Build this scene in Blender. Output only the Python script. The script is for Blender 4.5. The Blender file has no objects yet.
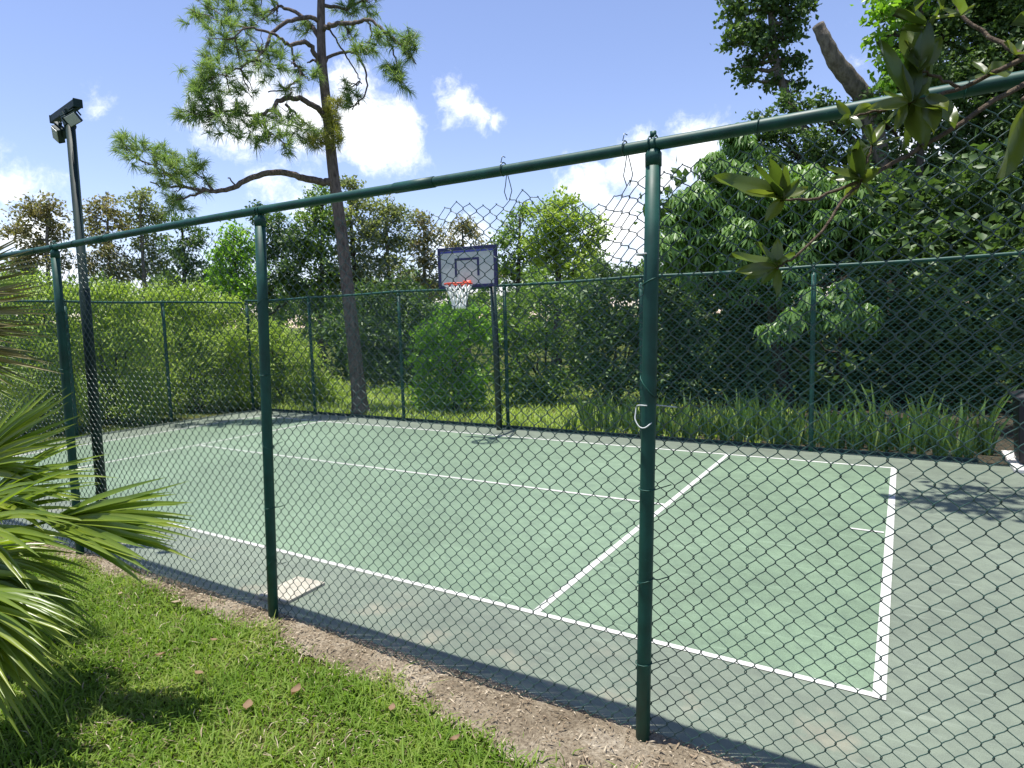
import bpy, math, random
import numpy as np
from mathutils import Vector, Matrix

RNG = np.random.default_rng(7)
random.seed(7)
scene = bpy.context.scene
COL = scene.collection

# ------------------------------------------------------------------ camera
F_PX, YAW, PITCH, ROLL, EYE = 641.887, -0.548049, 0.0977128, 0.0275390, 1.836
def cam_axes():
    cy, sy, cp, sp = math.cos(YAW), math.sin(YAW), math.cos(PITCH), math.sin(PITCH)
    w = np.array([sy*cp, cy*cp, -sp]); r = np.array([cy, -sy, 0.0]); d = np.cross(w, r)
    cr, sr = math.cos(ROLL), math.sin(ROLL)
    return cr*r + sr*d, -sr*r + cr*d, w
RIGHT, DOWN, FWD = cam_axes()
EYE_P = np.array([0, 0, EYE])
cam = bpy.data.cameras.new('camera')
cam.sensor_width = 36.0
cam.lens = F_PX/1024*36.0
cam.clip_start, cam.clip_end = 0.05, 3000
co = bpy.data.objects.new('camera', cam); COL.objects.link(co)
m = Matrix.Identity(4)
for i, v in enumerate((RIGHT, -DOWN, -FWD)):
    for j in range(3): m[j][i] = v[j]
m[2][3] = EYE
co.matrix_world = m
scene.camera = co

def at(px, py, depth):
    """survey helper: the point seen in that direction, at that depth in metres"""
    return EYE_P + depth*(RIGHT*(px-512)/F_PX + DOWN*(py-384)/F_PX + FWD)
def gp(px, py, z=0.0):
    d = RIGHT*(px-512)/F_PX + DOWN*(py-384)/F_PX + FWD
    return EYE_P + d*(z-EYE)/d[2]
def at_y(px, py, y):
    d = RIGHT*(px-512)/F_PX + DOWN*(py-384)/F_PX + FWD
    return EYE_P + d*y/d[1]

# ------------------------------------------------------------------ materials
def new_mat(name):
    mt = bpy.data.materials.new(name); mt.use_nodes = True
    nt = mt.node_tree; nt.nodes.clear()
    return mt, nt
def N(nt, kind, **kw):
    n = nt.nodes.new(kind)
    for k, v in kw.items():
        if k.startswith('in_'): n.inputs[k[3:].replace('_', ' ')].default_value = v
        else: setattr(n, k, v)
    return n
def ramp(nt, stops, interp='LINEAR'):
    r = nt.nodes.new('ShaderNodeValToRGB'); r.color_ramp.interpolation = interp
    e = r.color_ramp.elements
    while len(e) < len(stops): e.new(0.5)
    for el, (p, c) in zip(e, stops):
        el.position = p; el.color = (*c, 1) if len(c) == 3 else c
    return r
def noise(nt, scale, detail=4, rough=0.55, vec=None, obj=True):
    n = N(nt, 'ShaderNodeTexNoise'); n.inputs['Scale'].default_value = scale
    n.inputs['Detail'].default_value = detail; n.inputs['Roughness'].default_value = rough
    if vec is None:
        tc = N(nt, 'ShaderNodeTexCoord'); vec = tc.outputs['Object']
    nt.links.new(vec, n.inputs['Vector'])
    return n
def mix(nt, fac, a, b, mode='MIX'):
    x = N(nt, 'ShaderNodeMix', data_type='RGBA', blend_type=mode)
    for sock, v in ((x.inputs[0], fac), (x.inputs[6], a), (x.inputs[7], b)):
        if hasattr(v, 'is_linked') or hasattr(v, 'links'): nt.links.new(v, sock)
        else: sock.default_value = v if not isinstance(v, tuple) else (*v, 1)[:4]
    return x.outputs[2]
def finish(nt, col, rough=0.6, spec=0.5, bump=None, bump_s=0.3, bump_d=0.02, metal=0.0, coat=0.0):
    out = N(nt, 'ShaderNodeOutputMaterial'); b = N(nt, 'ShaderNodeBsdfPrincipled')
    if isinstance(col, tuple): b.inputs['Base Color'].default_value = (*col, 1)
    else: nt.links.new(col, b.inputs['Base Color'])
    if isinstance(rough, (int, float)): b.inputs['Roughness'].default_value = rough
    else: nt.links.new(rough, b.inputs['Roughness'])
    b.inputs['Specular IOR Level'].default_value = spec
    b.inputs['Metallic'].default_value = metal
    b.inputs['Coat Weight'].default_value = coat
    if bump is not None:
        bp = N(nt, 'ShaderNodeBump'); bp.inputs['Strength'].default_value = bump_s
        bp.inputs['Distance'].default_value = bump_d
        nt.links.new(bump, bp.inputs['Height']); nt.links.new(bp.outputs[0], b.inputs['Normal'])
    nt.links.new(b.outputs[0], out.inputs[0])
    return b

def leaf_mat(name, cols, trans=0.35, rough=0.45, spec=0.5, patch=0.5, var=0.35):
    """foliage: colour varies from leaf to leaf and in broad natural patches"""
    mt, nt = new_mat(name)
    geo = N(nt, 'ShaderNodeNewGeometry')
    k = len(cols)
    rp = ramp(nt, [(i/max(1, k-1), c) for i, c in enumerate(cols)])
    nz = noise(nt, patch, 2)
    ad = N(nt, 'ShaderNodeMath', operation='MULTIPLY_ADD'); ad.inputs[1].default_value = var*2.4
    nt.links.new(nz.outputs['Fac'], ad.inputs[0])
    ml = N(nt, 'ShaderNodeMath', operation='MULTIPLY'); ml.inputs[1].default_value = 1-var
    nt.links.new(geo.outputs['Random Per Island'], ml.inputs[0])
    sb = N(nt, 'ShaderNodeMath', operation='SUBTRACT'); sb.inputs[1].default_value = var*0.7
    nt.links.new(ml.outputs[0], sb.inputs[0])
    nt.links.new(sb.outputs[0], ad.inputs[2])
    nt.links.new(ad.outputs[0], rp.inputs[0])
    out = N(nt, 'ShaderNodeOutputMaterial'); b = N(nt, 'ShaderNodeBsdfPrincipled')
    b.inputs['Roughness'].default_value = rough; b.inputs['Specular IOR Level'].default_value = spec
    nt.links.new(rp.outputs[0], b.inputs['Base Color'])
    t = N(nt, 'ShaderNodeBsdfTranslucent')
    tcol = mix(nt, 1.0, rp.outputs[0], (1.5, 1.6, 0.7), 'MULTIPLY')
    nt.links.new(tcol, t.inputs[0])
    ms = N(nt, 'ShaderNodeMixShader'); ms.inputs[0].default_value = trans
    nt.links.new(b.outputs[0], ms.inputs[1]); nt.links.new(t.outputs[0], ms.inputs[2])
    nt.links.new(ms.outputs[0], out.inputs[0])
    return mt
def bark_mat(name, a, b, scale=6, stretch=5):
    mt, nt = new_mat(name)
    tc = N(nt, 'ShaderNodeTexCoord'); mp = N(nt, 'ShaderNodeMapping')
    mp.inputs['Scale'].default_value = (stretch, stretch, 1)
    nt.links.new(tc.outputs['Object'], mp.inputs[0])
    n1 = noise(nt, scale, 8, 0.65, mp.outputs[0])
    r = ramp(nt, [(0.3, a), (0.65, b)]); nt.links.new(n1.outputs['Fac'], r.inputs[0])
    finish(nt, r.outputs[0], 0.9, 0.2, n1.outputs['Fac'], 0.9, 0.05)
    return mt
def paint_mat(name, col, rough=0.4, spec=0.5, wear=0.25, wear_col=None, scale=9):
    mt, nt = new_mat(name)
    n1 = noise(nt, scale, 6, 0.6)
    r = ramp(nt, [(0.35, tuple(c*(1-wear) for c in col)), (0.7, tuple(min(1, c*(1+wear)) for c in col))])
    nt.links.new(n1.outputs['Fac'], r.inputs[0]); c = r.outputs[0]
    if wear_col:
        n2 = noise(nt, scale*4, 5, 0.7); r2 = ramp(nt, [(0.66, (0, 0, 0)), (0.72, (1, 1, 1))])
        nt.links.new(n2.outputs['Fac'], r2.inputs[0]); c = mix(nt, r2.outputs[0], c, wear_col)
    rr = N(nt, 'ShaderNodeMapRange'); rr.inputs[3].default_value = rough*0.8; rr.inputs[4].default_value = rough*1.3
    nt.links.new(n1.outputs['Fac'], rr.inputs[0])
    finish(nt, c, rr.outputs[0], spec, n1.outputs['Fac'], 0.08, 0.01)
    return mt

M = {}
M['fence_paint'] = paint_mat('green_fence_paint', (0.007, 0.060, 0.044), 0.5, 0.4, 0.3, (0.05, 0.12, 0.10))
M['vinyl'] = paint_mat('green_vinyl_wire', (0.018, 0.056, 0.042), 0.33, 0.7, 0.3, (0.05, 0.08, 0.07), 3)
M['far_vinyl'] = paint_mat('faded_vinyl_wire', (0.012, 0.07, 0.06), 0.4, 0.5, 0.3, None, 3)
M['galv'] = paint_mat('galvanised_wire', (0.45, 0.48, 0.47), 0.4, 0.5, 0.2)
M['pole_paint'] = paint_mat('dark_pole_paint', (0.007, 0.024, 0.022), 0.55, 0.25, 0.3)
M['pole_green'] = paint_mat('dark_green_pole', (0.005, 0.024, 0.02), 0.42, 0.5, 0.3)
M['lens'] = paint_mat('frosted_lens', (0.42, 0.45, 0.40), 0.25, 0.5, 0.12)
M['navy'] = paint_mat('navy_paint', (0.009, 0.011, 0.075), 0.45, 0.5, 0.2)
M['board'] = paint_mat('board_white', (0.44, 0.46, 0.44), 0.4, 0.5, 0.12, (0.35, 0.35, 0.36))
M['rim'] = paint_mat('orange_rim', (0.62, 0.06, 0.02), 0.45, 0.5, 0.2)
M['net'] = paint_mat('white_cord', (0.82, 0.82, 0.80), 0.8, 0.2, 0.1)
M['line'] = paint_mat('white_line_paint', (0.45, 0.455, 0.425), 0.7, 0.3, 0.10, (0.52, 0.58, 0.54), 7)
M['bin'] = paint_mat('black_plastic', (0.012, 0.012, 0.016), 0.5, 0.4, 0.3)
M['pad'] = paint_mat('pale_concrete', (0.36, 0.34, 0.28), 0.9, 0.2, 0.15, (0.35, 0.33, 0.28), 14)
M['slab'] = paint_mat('white_concrete', (0.55, 0.53, 0.50), 0.9, 0.2, 0.15, (0.4, 0.38, 0.35), 5)
M['edging'] = paint_mat('dark_edging', (0.02, 0.04, 0.04), 0.6, 0.3, 0.3)
M['pine_bark'] = bark_mat('pine_bark', (0.05, 0.039, 0.033), (0.20, 0.16, 0.135), 5, 4)
M['grey_bark'] = bark_mat('grey_bark', (0.08, 0.07, 0.058), (0.24, 0.21, 0.18), 5, 3)
M['dark_bark'] = bark_mat('dark_bark', (0.03, 0.026, 0.02), (0.10, 0.085, 0.07), 7, 4)
M['twig_bark'] = bark_mat('twig_bark', (0.07, 0.05, 0.035), (0.19, 0.145, 0.10), 30, 1)
M['cut_wood'] = paint_mat('sawn_wood', (0.10, 0.075, 0.055), 0.9, 0.2, 0.35)
M['needles'] = leaf_mat('pine_needles', [(0.100, 0.179, 0.064), (0.184, 0.270, 0.093), (0.288, 0.346, 0.136)], 0.4, 0.45, 0.4, 0.6)
M['young_needles'] = leaf_mat('young_pine_needles', [(0.16, 0.20, 0.035), (0.26, 0.27, 0.055), (0.30, 0.26, 0.08)], 0.3, 0.4, 0.5, 0.9)
M['olive'] = leaf_mat('olive_leaves', [(0.112, 0.145, 0.066), (0.205, 0.238, 0.112), (0.317, 0.317, 0.172)], 0.42, 0.5, 0.3, 0.3)
M['brownish'] = leaf_mat('brownish_leaves', [(0.103, 0.121, 0.057), (0.207, 0.196, 0.103), (0.345, 0.259, 0.149)], 0.42, 0.5, 0.3, 0.35)
M['lime'] = leaf_mat('lime_leaves', [(0.075, 0.15, 0.016), (0.15, 0.24, 0.026), (0.22, 0.30, 0.045)], 0.4, 0.5, 0.4, 0.5)
M['willow'] = leaf_mat('willow_leaves', [(0.164, 0.251, 0.041), (0.293, 0.397, 0.076), (0.422, 0.489, 0.140)], 0.36, 0.5, 0.3, 0.5)
M['bright'] = leaf_mat('bright_leaves', [(0.098, 0.218, 0.021), (0.184, 0.345, 0.037), (0.276, 0.437, 0.075)], 0.4, 0.42, 0.4, 0.6)
M['mid'] = leaf_mat('mid_leaves', [(0.081, 0.150, 0.033), (0.150, 0.244, 0.053), (0.250, 0.338, 0.094)], 0.36, 0.45, 0.4, 0.5)
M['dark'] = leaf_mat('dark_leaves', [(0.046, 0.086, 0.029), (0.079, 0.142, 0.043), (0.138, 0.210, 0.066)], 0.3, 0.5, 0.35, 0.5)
M['umbrella'] = leaf_mat('umbrella_leaves', [(0.058, 0.130, 0.031), (0.117, 0.227, 0.047), (0.234, 0.377, 0.091)], 0.35, 0.42, 0.45, 0.5)
M['snake'] = leaf_mat('snake_leaves', [(0.042, 0.091, 0.022), (0.094, 0.171, 0.039), (0.337, 0.405, 0.133)], 0.3, 0.45, 0.4, 2.2)
M['magnolia'] = leaf_mat('magnolia_leaves', [(0.045, 0.075, 0.016), (0.08, 0.115, 0.022), (0.13, 0.15, 0.036)], 0.45, 0.32, 0.6, 3.0)
M['palm'] = leaf_mat('palm_leaf', [(0.086, 0.149, 0.016), (0.172, 0.236, 0.028), (0.299, 0.333, 0.052)], 0.4, 0.33, 0.5, 1.2)
M['dry_palm'] = leaf_mat('dry_palm_leaf', [(0.09, 0.105, 0.03), (0.18, 0.16, 0.06), (0.32, 0.24, 0.10)], 0.3, 0.45, 0.4, 1.6)
M['grass'] = leaf_mat('grass_blades', [(0.086, 0.162, 0.018), (0.159, 0.255, 0.032), (0.292, 0.333, 0.095)], 0.42, 0.6, 0.2, 2.6, 0.5)
M['litter'] = leaf_mat('leaf_litter', [(0.10, 0.07, 0.045), (0.26, 0.20, 0.135), (0.52, 0.45, 0.34)], 0.1, 0.8, 0.2, 2.0, 0.2)
M['skirt'] = leaf_mat('dead_palm_leaf', [(0.035, 0.022, 0.016), (0.09, 0.06, 0.042)], 0.1, 0.7, 0.3, 2.0)
M['dead_leaf'] = leaf_mat('dead_leaf', [(0.117, 0.072, 0.039), (0.286, 0.189, 0.111)], 0.15, 0.7, 0.3, 2.0)

# ground
mt, nt = new_mat('ground_turf'); M['ground'] = mt
n1 = noise(nt, 0.9, 6); n2 = noise(nt, 25, 6, 0.7)
r1 = ramp(nt, [(0.35, (0.040, 0.062, 0.012)), (0.5, (0.075, 0.10, 0.02)), (0.66, (0.14, 0.14, 0.045))])
nt.links.new(n1.outputs['Fac'], r1.inputs[0])
r2 = ramp(nt, [(0.35, (0.35, 0.35, 0.3)), (0.65, (1.15, 1.15, 1.1))]); nt.links.new(n2.outputs['Fac'], r2.inputs[0])
finish(nt, mix(nt, 1.0, r1.outputs[0], r2.outputs[0], 'MULTIPLY'), 0.95, 0.1, n2.outputs['Fac'], 1.0, 0.05)
# soil strip
mt, nt = new_mat('sandy_soil'); M['soil'] = mt
n1 = noise(nt, 3, 6, 0.6); n2 = noise(nt, 60, 6, 0.75)
r1 = ramp(nt, [(0.3, (0.15, 0.12, 0.082)), (0.5, (0.30, 0.25, 0.178)), (0.7, (0.47, 0.415, 0.325))])
nt.links.new(n1.outputs['Fac'], r1.inputs[0])
r2 = ramp(nt, [(0.32, (0.35, 0.32, 0.3)), (0.6, (1.1, 1.1, 1.1))]); nt.links.new(n2.outputs['Fac'], r2.inputs[0])
finish(nt, mix(nt, 1.0, r1.outputs[0], r2.outputs[0], 'MULTIPLY'), 0.95, 0.1, n2.outputs['Fac'], 1.0, 0.02)
mt, nt = new_mat('shaded_leaf_soil'); M['bed'] = mt  # leaf soil whose dark tone also carries the shade under the trees
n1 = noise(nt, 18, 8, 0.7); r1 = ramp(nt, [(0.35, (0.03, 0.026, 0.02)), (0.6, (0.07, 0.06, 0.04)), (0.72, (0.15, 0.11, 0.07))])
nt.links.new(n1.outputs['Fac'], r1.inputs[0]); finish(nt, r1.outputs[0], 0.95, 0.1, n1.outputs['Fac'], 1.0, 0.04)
# court surfaces
def court_mat(name, base, stain=True):
    mt, nt = new_mat(name)
    n1 = noise(nt, 0.5, 6, 0.6); n2 = noise(nt, 220, 3, 0.6); n3 = noise(nt, 7, 8, 0.7)
    r1 = ramp(nt, [(0.28, tuple(c*0.76 for c in base)), (0.72, tuple(c*1.18 for c in base))])
    nt.links.new(n1.outputs['Fac'], r1.inputs[0])
    r3 = ramp(nt, [(0.3, (0.80, 0.80, 0.82)), (0.62, (1.08, 1.08, 1.06))]); nt.links.new(n3.outputs['Fac'], r3.inputs[0])
    c = mix(nt, 1.0, r1.outputs[0], r3.outputs[0], 'MULTIPLY')
    r2 = ramp(nt, [(0.3, (0.72, 0.72, 0.72)), (0.7, (1.18, 1.18, 1.18))]); nt.links.new(n2.outputs['Fac'], r2.inputs[0])
    c = mix(nt, 1.0, c, r2.outputs[0], 'MULTIPLY')
    # pale scuffs
    tc = N(nt, 'ShaderNodeTexCoord'); mp = N(nt, 'ShaderNodeMapping'); mp.inputs['Scale'].default_value = (2.0, 14, 1)
    mp.inputs['Rotation'].default_value = (0, 0, 0.5)
    nt.links.new(tc.outputs['Object'], mp.inputs[0])
    n4 = noise(nt, 1.3, 5, 0.6, mp.outputs[0]); r4 = ramp(nt, [(0.57, (0, 0, 0)), (0.75, (0.55, 0.55, 0.55))])
    nt.links.new(n4.outputs['Fac'], r4.inputs[0])
    c = mix(nt, r4.outputs[0], c, tuple(min(1, x*1.35+0.03) for x in base))
    if stain:   # rusty dirt washed in from under the fence
        n5 = noise(nt, 2.3, 5, 0.6); r5 = ramp(nt, [(0.56, (0, 0, 0)), (0.74, (0.75, 0.75, 0.75))])
        nt.links.new(n5.outputs['Fac'], r5.inputs[0])
        sx = N(nt, 'ShaderNodeSeparateXYZ'); tc2 = N(nt, 'ShaderNodeTexCoord'); nt.links.new(tc2.outputs['Object'], sx.inputs[0])
        mr = N(nt, 'ShaderNodeMapRange'); mr.inputs[1].default_value = 2.6; mr.inputs[2].default_value = 3.35
        mr.inputs[3].default_value = 1; mr.inputs[4].default_value = 0
        nt.links.new(sx.outputs[1], mr.inputs[0])
        ml = N(nt, 'ShaderNodeMath', operation='MULTIPLY'); nt.links.new(mr.outputs[0], ml.inputs[0]); nt.links.new(r5.outputs[0], ml.inputs[1])
        c = mix(nt, ml.outputs[0], c, (0.33, 0.27, 0.20))
    finish(nt, c, 0.55, 0.42, n2.outputs['Fac'], 0.35, 0.003)
    return mt
M['court_in'] = court_mat('court_inner_green', (0.148, 0.212, 0.140), False)
M['court_out'] = court_mat('court_outer_green', (0.150, 0.180, 0.138), True)

# ------------------------------------------------------------------ mesh helpers
def link(name, me, mat=None, parent=None):
    o = bpy.data.objects.new(name, me); COL.objects.link(o)
    if mat: me.materials.append(mat)
    if parent: o.parent = parent
    return o
def np_mesh(name, V, F, mat=None, parent=None, smooth=False):
    """V (n,3); F list of (k,m) int arrays with equal-size faces each"""
    me = bpy.data.meshes.new(name)
    V = np.asarray(V, dtype=np.float32)
    if not isinstance(F, list): F = [F]
    F = [np.asarray(f, dtype=np.int32) for f in F if len(f)]
    me.vertices.add(len(V)); me.vertices.foreach_set('co', V.ravel())
    nl = sum(f.size for f in F); nf = sum(len(f) for f in F)
    me.loops.add(nl); me.polygons.add(nf)
    me.loops.foreach_set('vertex_index', np.concatenate([f.ravel() for f in F]))
    tot = np.concatenate([np.full(len(f), f.shape[1], np.int32) for f in F])
    st = np.concatenate([[0], np.cumsum(tot)[:-1]]).astype(np.int32)
    me.polygons.foreach_set('loop_start', st); me.polygons.foreach_set('loop_total', tot)
    if smooth: me.polygons.foreach_set('use_smooth', np.ones(nf, bool))
    me.update(calc_edges=True); me.validate()
    return link(name, me, mat, parent)
class MB:
    def __init__(s): s.v = []; s.f = []; s.n = 0
    def add(s, V, F):
        s.v += [tuple(map(float, x)) for x in V]; s.f += [tuple(int(i)+s.n for i in f) for f in F]; s.n = len(s.v)
    def box(s, c, size, R=None):
        c = np.asarray(c, float); h = np.asarray(size, float)/2
        V = np.array([[x, y, z] for x in (-1, 1) for y in (-1, 1) for z in (-1, 1)])*h
        if R is not None: V = V @ np.asarray(R).T
        s.add(V+c, [(0, 1, 3, 2), (4, 6, 7, 5), (0, 4, 5, 1), (2, 3, 7, 6), (0, 2, 6, 4), (1, 5, 7, 3)])
    def tube(s, pts, rad, sides=8, cap=True):
        P = np.asarray(pts, float); n = len(P)
        rad = np.full(n, rad) if np.isscalar(rad) else np.asarray(rad, float)
        T = np.gradient(P, axis=0); T /= np.linalg.norm(T, axis=1)[:, None]+1e-9
        ref = np.array([0.31, 0.9, 0.2]); u = np.cross(T[0], ref); u /= np.linalg.norm(u)
        V = []; a = np.linspace(0, 2*np.pi, sides, endpoint=False)
        for i in range(n):
            u = u-T[i]*np.dot(u, T[i]); u /= np.linalg.norm(u)+1e-9
            w = np.cross(T[i], u)
            V.append(P[i]+rad[i]*(np.cos(a)[:, None]*u+np.sin(a)[:, None]*w))
        F = []
        for i in range(n-1):
            for j in range(sides):
                k = (j+1) % sides
                F.append((i*sides+j, i*sides+k, (i+1)*sides+k, (i+1)*sides+j))
        if cap:
            F.append(tuple(range(sides))[::-1]); F.append(tuple((n-1)*sides+j for j in range(sides)))
        s.add(np.concatenate(V), F)
    def build(s, name, mat=None, parent=None, smooth=False, bevel=0):
        me = bpy.data.meshes.new(name); me.from_pydata(s.v, [], s.f); me.update()
        if smooth:
            me.polygons.foreach_set('use_smooth', [len(p.vertices) == 4 for p in me.polygons])
        o = link(name, me, mat, parent)
        if bevel:
            b = o.modifiers.new('bevel', 'BEVEL'); b.width = bevel; b.segments = 2; b.limit_method = 'ANGLE'
        return o
def empty(name, label, cat, group=None, kind=None):
    o = bpy.data.objects.new(name, None); COL.objects.link(o); o.empty_display_size = 0.1
    return tag(o, label, cat, group, kind)
def tag(o, label, cat, group=None, kind=None):
    o['label'] = label; o['category'] = cat
    if group: o['group'] = group
    if kind: o['kind'] = kind
    return o
def struct(o, label, cat='ground'):
    o['kind'] = 'structure'; o['label'] = label; o['category'] = cat
    return o
def unit(v):
    v = np.asarray(v, float); return v/(np.linalg.norm(v, axis=-1, keepdims=True)+1e-9)
def spline(pts, n=8):
    P = np.asarray(pts, float); k = len(P)
    if k < 3: return np.array([P[0]+(P[-1]-P[0])*t for t in np.linspace(0, 1, n)])
    Q = np.vstack([2*P[0]-P[1], P, 2*P[-1]-P[-2]]); out = []
    for i in range(k-1):
        p0, p1, p2, p3 = Q[i:i+4]
        for t in np.linspace(0, 1, n, endpoint=False):
            out.append(0.5*((2*p1)+(p2-p0)*t+(2*p0-5*p1+4*p2-p3)*t*t+(3*p1-p0-3*p2+p3)*t**3))
    out.append(P[-1]); return np.array(out)
def wobble(P, amp):
    P = np.array(P); n = len(P)
    if n > 2: P[1:-1] += RNG.normal(0, amp, (n-2, 3))
    return P

# ------------------------------------------------------------------ foliage generators
def rand_dirs(n, up=0.0):
    d = RNG.normal(size=(n, 3)); d[:, 2] += up
    return unit(d)
def leaf_geo(C, A, S, L, W):
    """flat pointed leaves: C base, A axis, S side, L, W arrays -> V,F(tri)"""
    n = len(C); nn = unit(np.cross(A, S))
    L = L[:, None]; W = W[:, None]
    V = np.empty((n, 4, 3))
    V[:, 0] = C; V[:, 1] = C+A*L*0.45+S*W*0.5+nn*W*0.12
    V[:, 2] = C+A*L-nn*L*0.08; V[:, 3] = C+A*L*0.45-S*W*0.5+nn*W*0.12
    i = np.arange(n)[:, None]*4
    F = np.vstack([i+np.array([[0, 1, 2]]), i+np.array([[0, 2, 3]])])
    return V.reshape(-1, 3), F
COVER = 3.2     # leaf layers one looks through in a clump
def scatter(blobs, leaf, aspect=0.5, dens=1.0, up=0.4, droop=0.0, clump=0.3, shell=0.45):
    """blobs (c, r3): leaves grouped in small clumps through each blob's volume"""
    Vs, Fs, off = [], [], 0
    for c, r in blobs:
        r = np.asarray(r, float); rm = r.mean()
        m = 26
        k = int(np.clip(COVER*dens*math.pi*rm*rm/(leaf*leaf*aspect*0.5)/m, 5, 600))
        d = rand_dirs(k); q = RNG.random(k)**shell
        cc = c+d*q[:, None]*r*RNG.uniform(0.75, 1.12, (k, 1))
        cr = max(leaf*1.7, clump*rm*0.75)
        P = np.repeat(cc, m, 0)+RNG.normal(size=(k*m, 3))*np.array([1, 1, 0.7])*cr*0.55
        n = len(P)
        outw = unit(P-c)
        A = unit(outw*0.8+RNG.normal(size=(n, 3))*0.9+np.array([0, 0, -droop]))
        nrm = unit(RNG.normal(size=(n, 3))*0.7+np.array([0, 0, up])+outw*0.3)
        S = unit(np.cross(nrm, A))
        L = leaf*RNG.uniform(0.65, 1.3, n)
        V, F = leaf_geo(P-A*L[:, None]*0.5, A, S, L, L*aspect*RNG.uniform(0.8, 1.2, n))
        Vs.append(V); Fs.append(F+off); off += len(V)
    return np.vstack(Vs), np.vstack(Fs)
def palmate(blobs, leaf, dens=1.0, droop=0.5, n_fing=8):
    """compound leaves: drooping leaflets radiating from one stalk end"""
    Vs, Fs, off = [], [], 0
    for c, r in blobs:
        r = np.asarray(r, float)
        k = int(60*dens*(r.mean()/(leaf*2.4))**2)
        d = rand_dirs(k, 0.25); q = RNG.random(k)**0.4
        H = c+d*q[:, None]*r
        ax = unit(d*0.7+np.array([0, 0, 0.9])+RNG.normal(size=(k, 3))*0.25)
        e1 = unit(np.cross(ax, RNG.normal(size=(k, 3)))); e2 = np.cross(ax, e1)
        for j in range(n_fing):
            a = 2*np.pi*j/n_fing+RNG.normal(0, 0.1, k)
            rad = np.cos(a)[:, None]*e1+np.sin(a)[:, None]*e2
            A = unit(rad-ax*droop+np.array([0, 0, -0.3]))
            S = unit(np.cross(ax, A)); nn = unit(np.cross(A, S))
            L = (leaf*RNG.uniform(0.75, 1.15, k))[:, None]; W = L*0.25
            B = H+rad*0.02
            V = np.empty((k, 6, 3)); dn = np.array([0, 0, -1.0])
            V[:, 0] = B; V[:, 1] = B+A*L*.4+S*W*.5; V[:, 2] = B+A*L*.75+S*W*.4+dn*L*.1
            V[:, 3] = B+A*L+dn*L*.28; V[:, 4] = B+A*L*.75-S*W*.4+dn*L*.1; V[:, 5] = B+A*L*.4-S*W*.5
            i = np.arange(k)[:, None]*6
            F = np.vstack([i+np.array([[0, 1, 2]]), i+np.array([[0, 2, 4]]), i+np.array([[2, 3, 4]]), i+np.array([[0, 4, 5]])])
            Vs.append(V.reshape(-1, 3)); Fs.append(F+off); off += k*6
    return np.vstack(Vs), np.vstack(Fs)
def px_blobs(lst, D, squash=1.0, jit=0.5):
    out = []
    for b in lst:
        px, py, rp = b[:3]; dd = D+(b[3] if len(b) > 3 else RNG.uniform(-jit, jit)*rp*D/F_PX)
        r = rp*dd/F_PX
        out.append((at(px, py, dd), (r*1.05, r*1.05, r*squash)))
    return out
def tree(name, label, cat, base, blobs, leaf, leafmat, barkmat, r0=0.15, dens=1.0, group=None, aspect=0.5, droop=0.0,
         kind='leaf', trunk_pts=None, twig=0.35, up=0.4, clump=0.3, extra=None):
    t = empty(name, label, cat, group)
    base = np.array([base[0], base[1], -0.05])
    t.location = base
    top = max(blobs, key=lambda b: b[0][2])[0]
    low = min(b[0][2] for b in blobs)
    mb = MB()
    if trunk_pts is None:
        mid = base+(top-base)*0.45+np.array([RNG.normal(0, .1), RNG.normal(0, .1), 0])
        trunk_pts = [base, base+(mid-base)*0.5+RNG.normal(0, .06, 3), mid, base+(top-base)*0.8, top]
    P = spline(trunk_pts, 6)
    mb.tube(P-base, r0*np.linspace(1, 0.3, len(P))*(1+0.25*np.exp(-np.linspace(0, 8, len(P)))), 8)
    for c, r in blobs:
        # the limb leaves the trunk below the clump it carries
        h = np.clip((c[2]-np.linalg.norm((c-top)[:2])*0.5-base[2])/(top[2]-base[2]+1e-6), 0.25, 0.9)
        i = int(h*(len(P)-1)); s = P[i]
        mid = s+(c-s)*0.5+np.array([0, 0, -0.06*np.linalg.norm(c-s)])
        L = wobble(spline([s, mid, c], 4), 0.02*np.linalg.norm(c-s))
        mb.tube(L-base, np.linspace(r0*0.38, r0*0.08+0.004, len(L)), 5)
        for _ in range(4):
            e = c+rand_dirs(1)[0]*np.asarray(r)*0.9
            s2 = L[-3]; q = wobble(spline([s2, (s2+e)/2+RNG.normal(0, .05, 3), e], 3), 0.02)
            mb.tube(q-base, np.linspace(r0*0.14+0.003, 0.004, len(q)), 4)
    mb.build('trunk', barkmat, t, True)
    if kind == 'leaf': V, F = scatter(blobs, leaf, aspect, dens, up, droop, clump)
    else: V, F = palmate(blobs, leaf, dens, 0.5)
    np_mesh('crown', V-base, F, leafmat, t)
    return t
def shrub(name, label, base, blobs, leaf, leafmat, dens=1.0, aspect=0.45, droop=0.0, group=None, cat='shrub', up=0.4, kind='leaf', clump=0.3):
    t = empty(name, label, cat, group)
    base = np.array([base[0], base[1], -0.03]); t.location = base
    mb = MB()
    for c, r in blobs:
        s = base+np.append(RNG.normal(0, 0.08, 2), 0)
        mb.tube(wobble(spline([s, (s+c)/2+np.array([0, 0, .1]), c], 4), 0.03)-base, np.linspace(0.035, 0.008, 9), 5)
    mb.build('stem', M['dark_bark'], t, True)
    V, F = scatter(blobs, leaf, aspect, dens, up, droop, clump) if kind == 'leaf' else palmate(blobs, leaf, dens, 0.5)
    np_mesh('foliage', V-base, F, leafmat, t)
    return t

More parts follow.
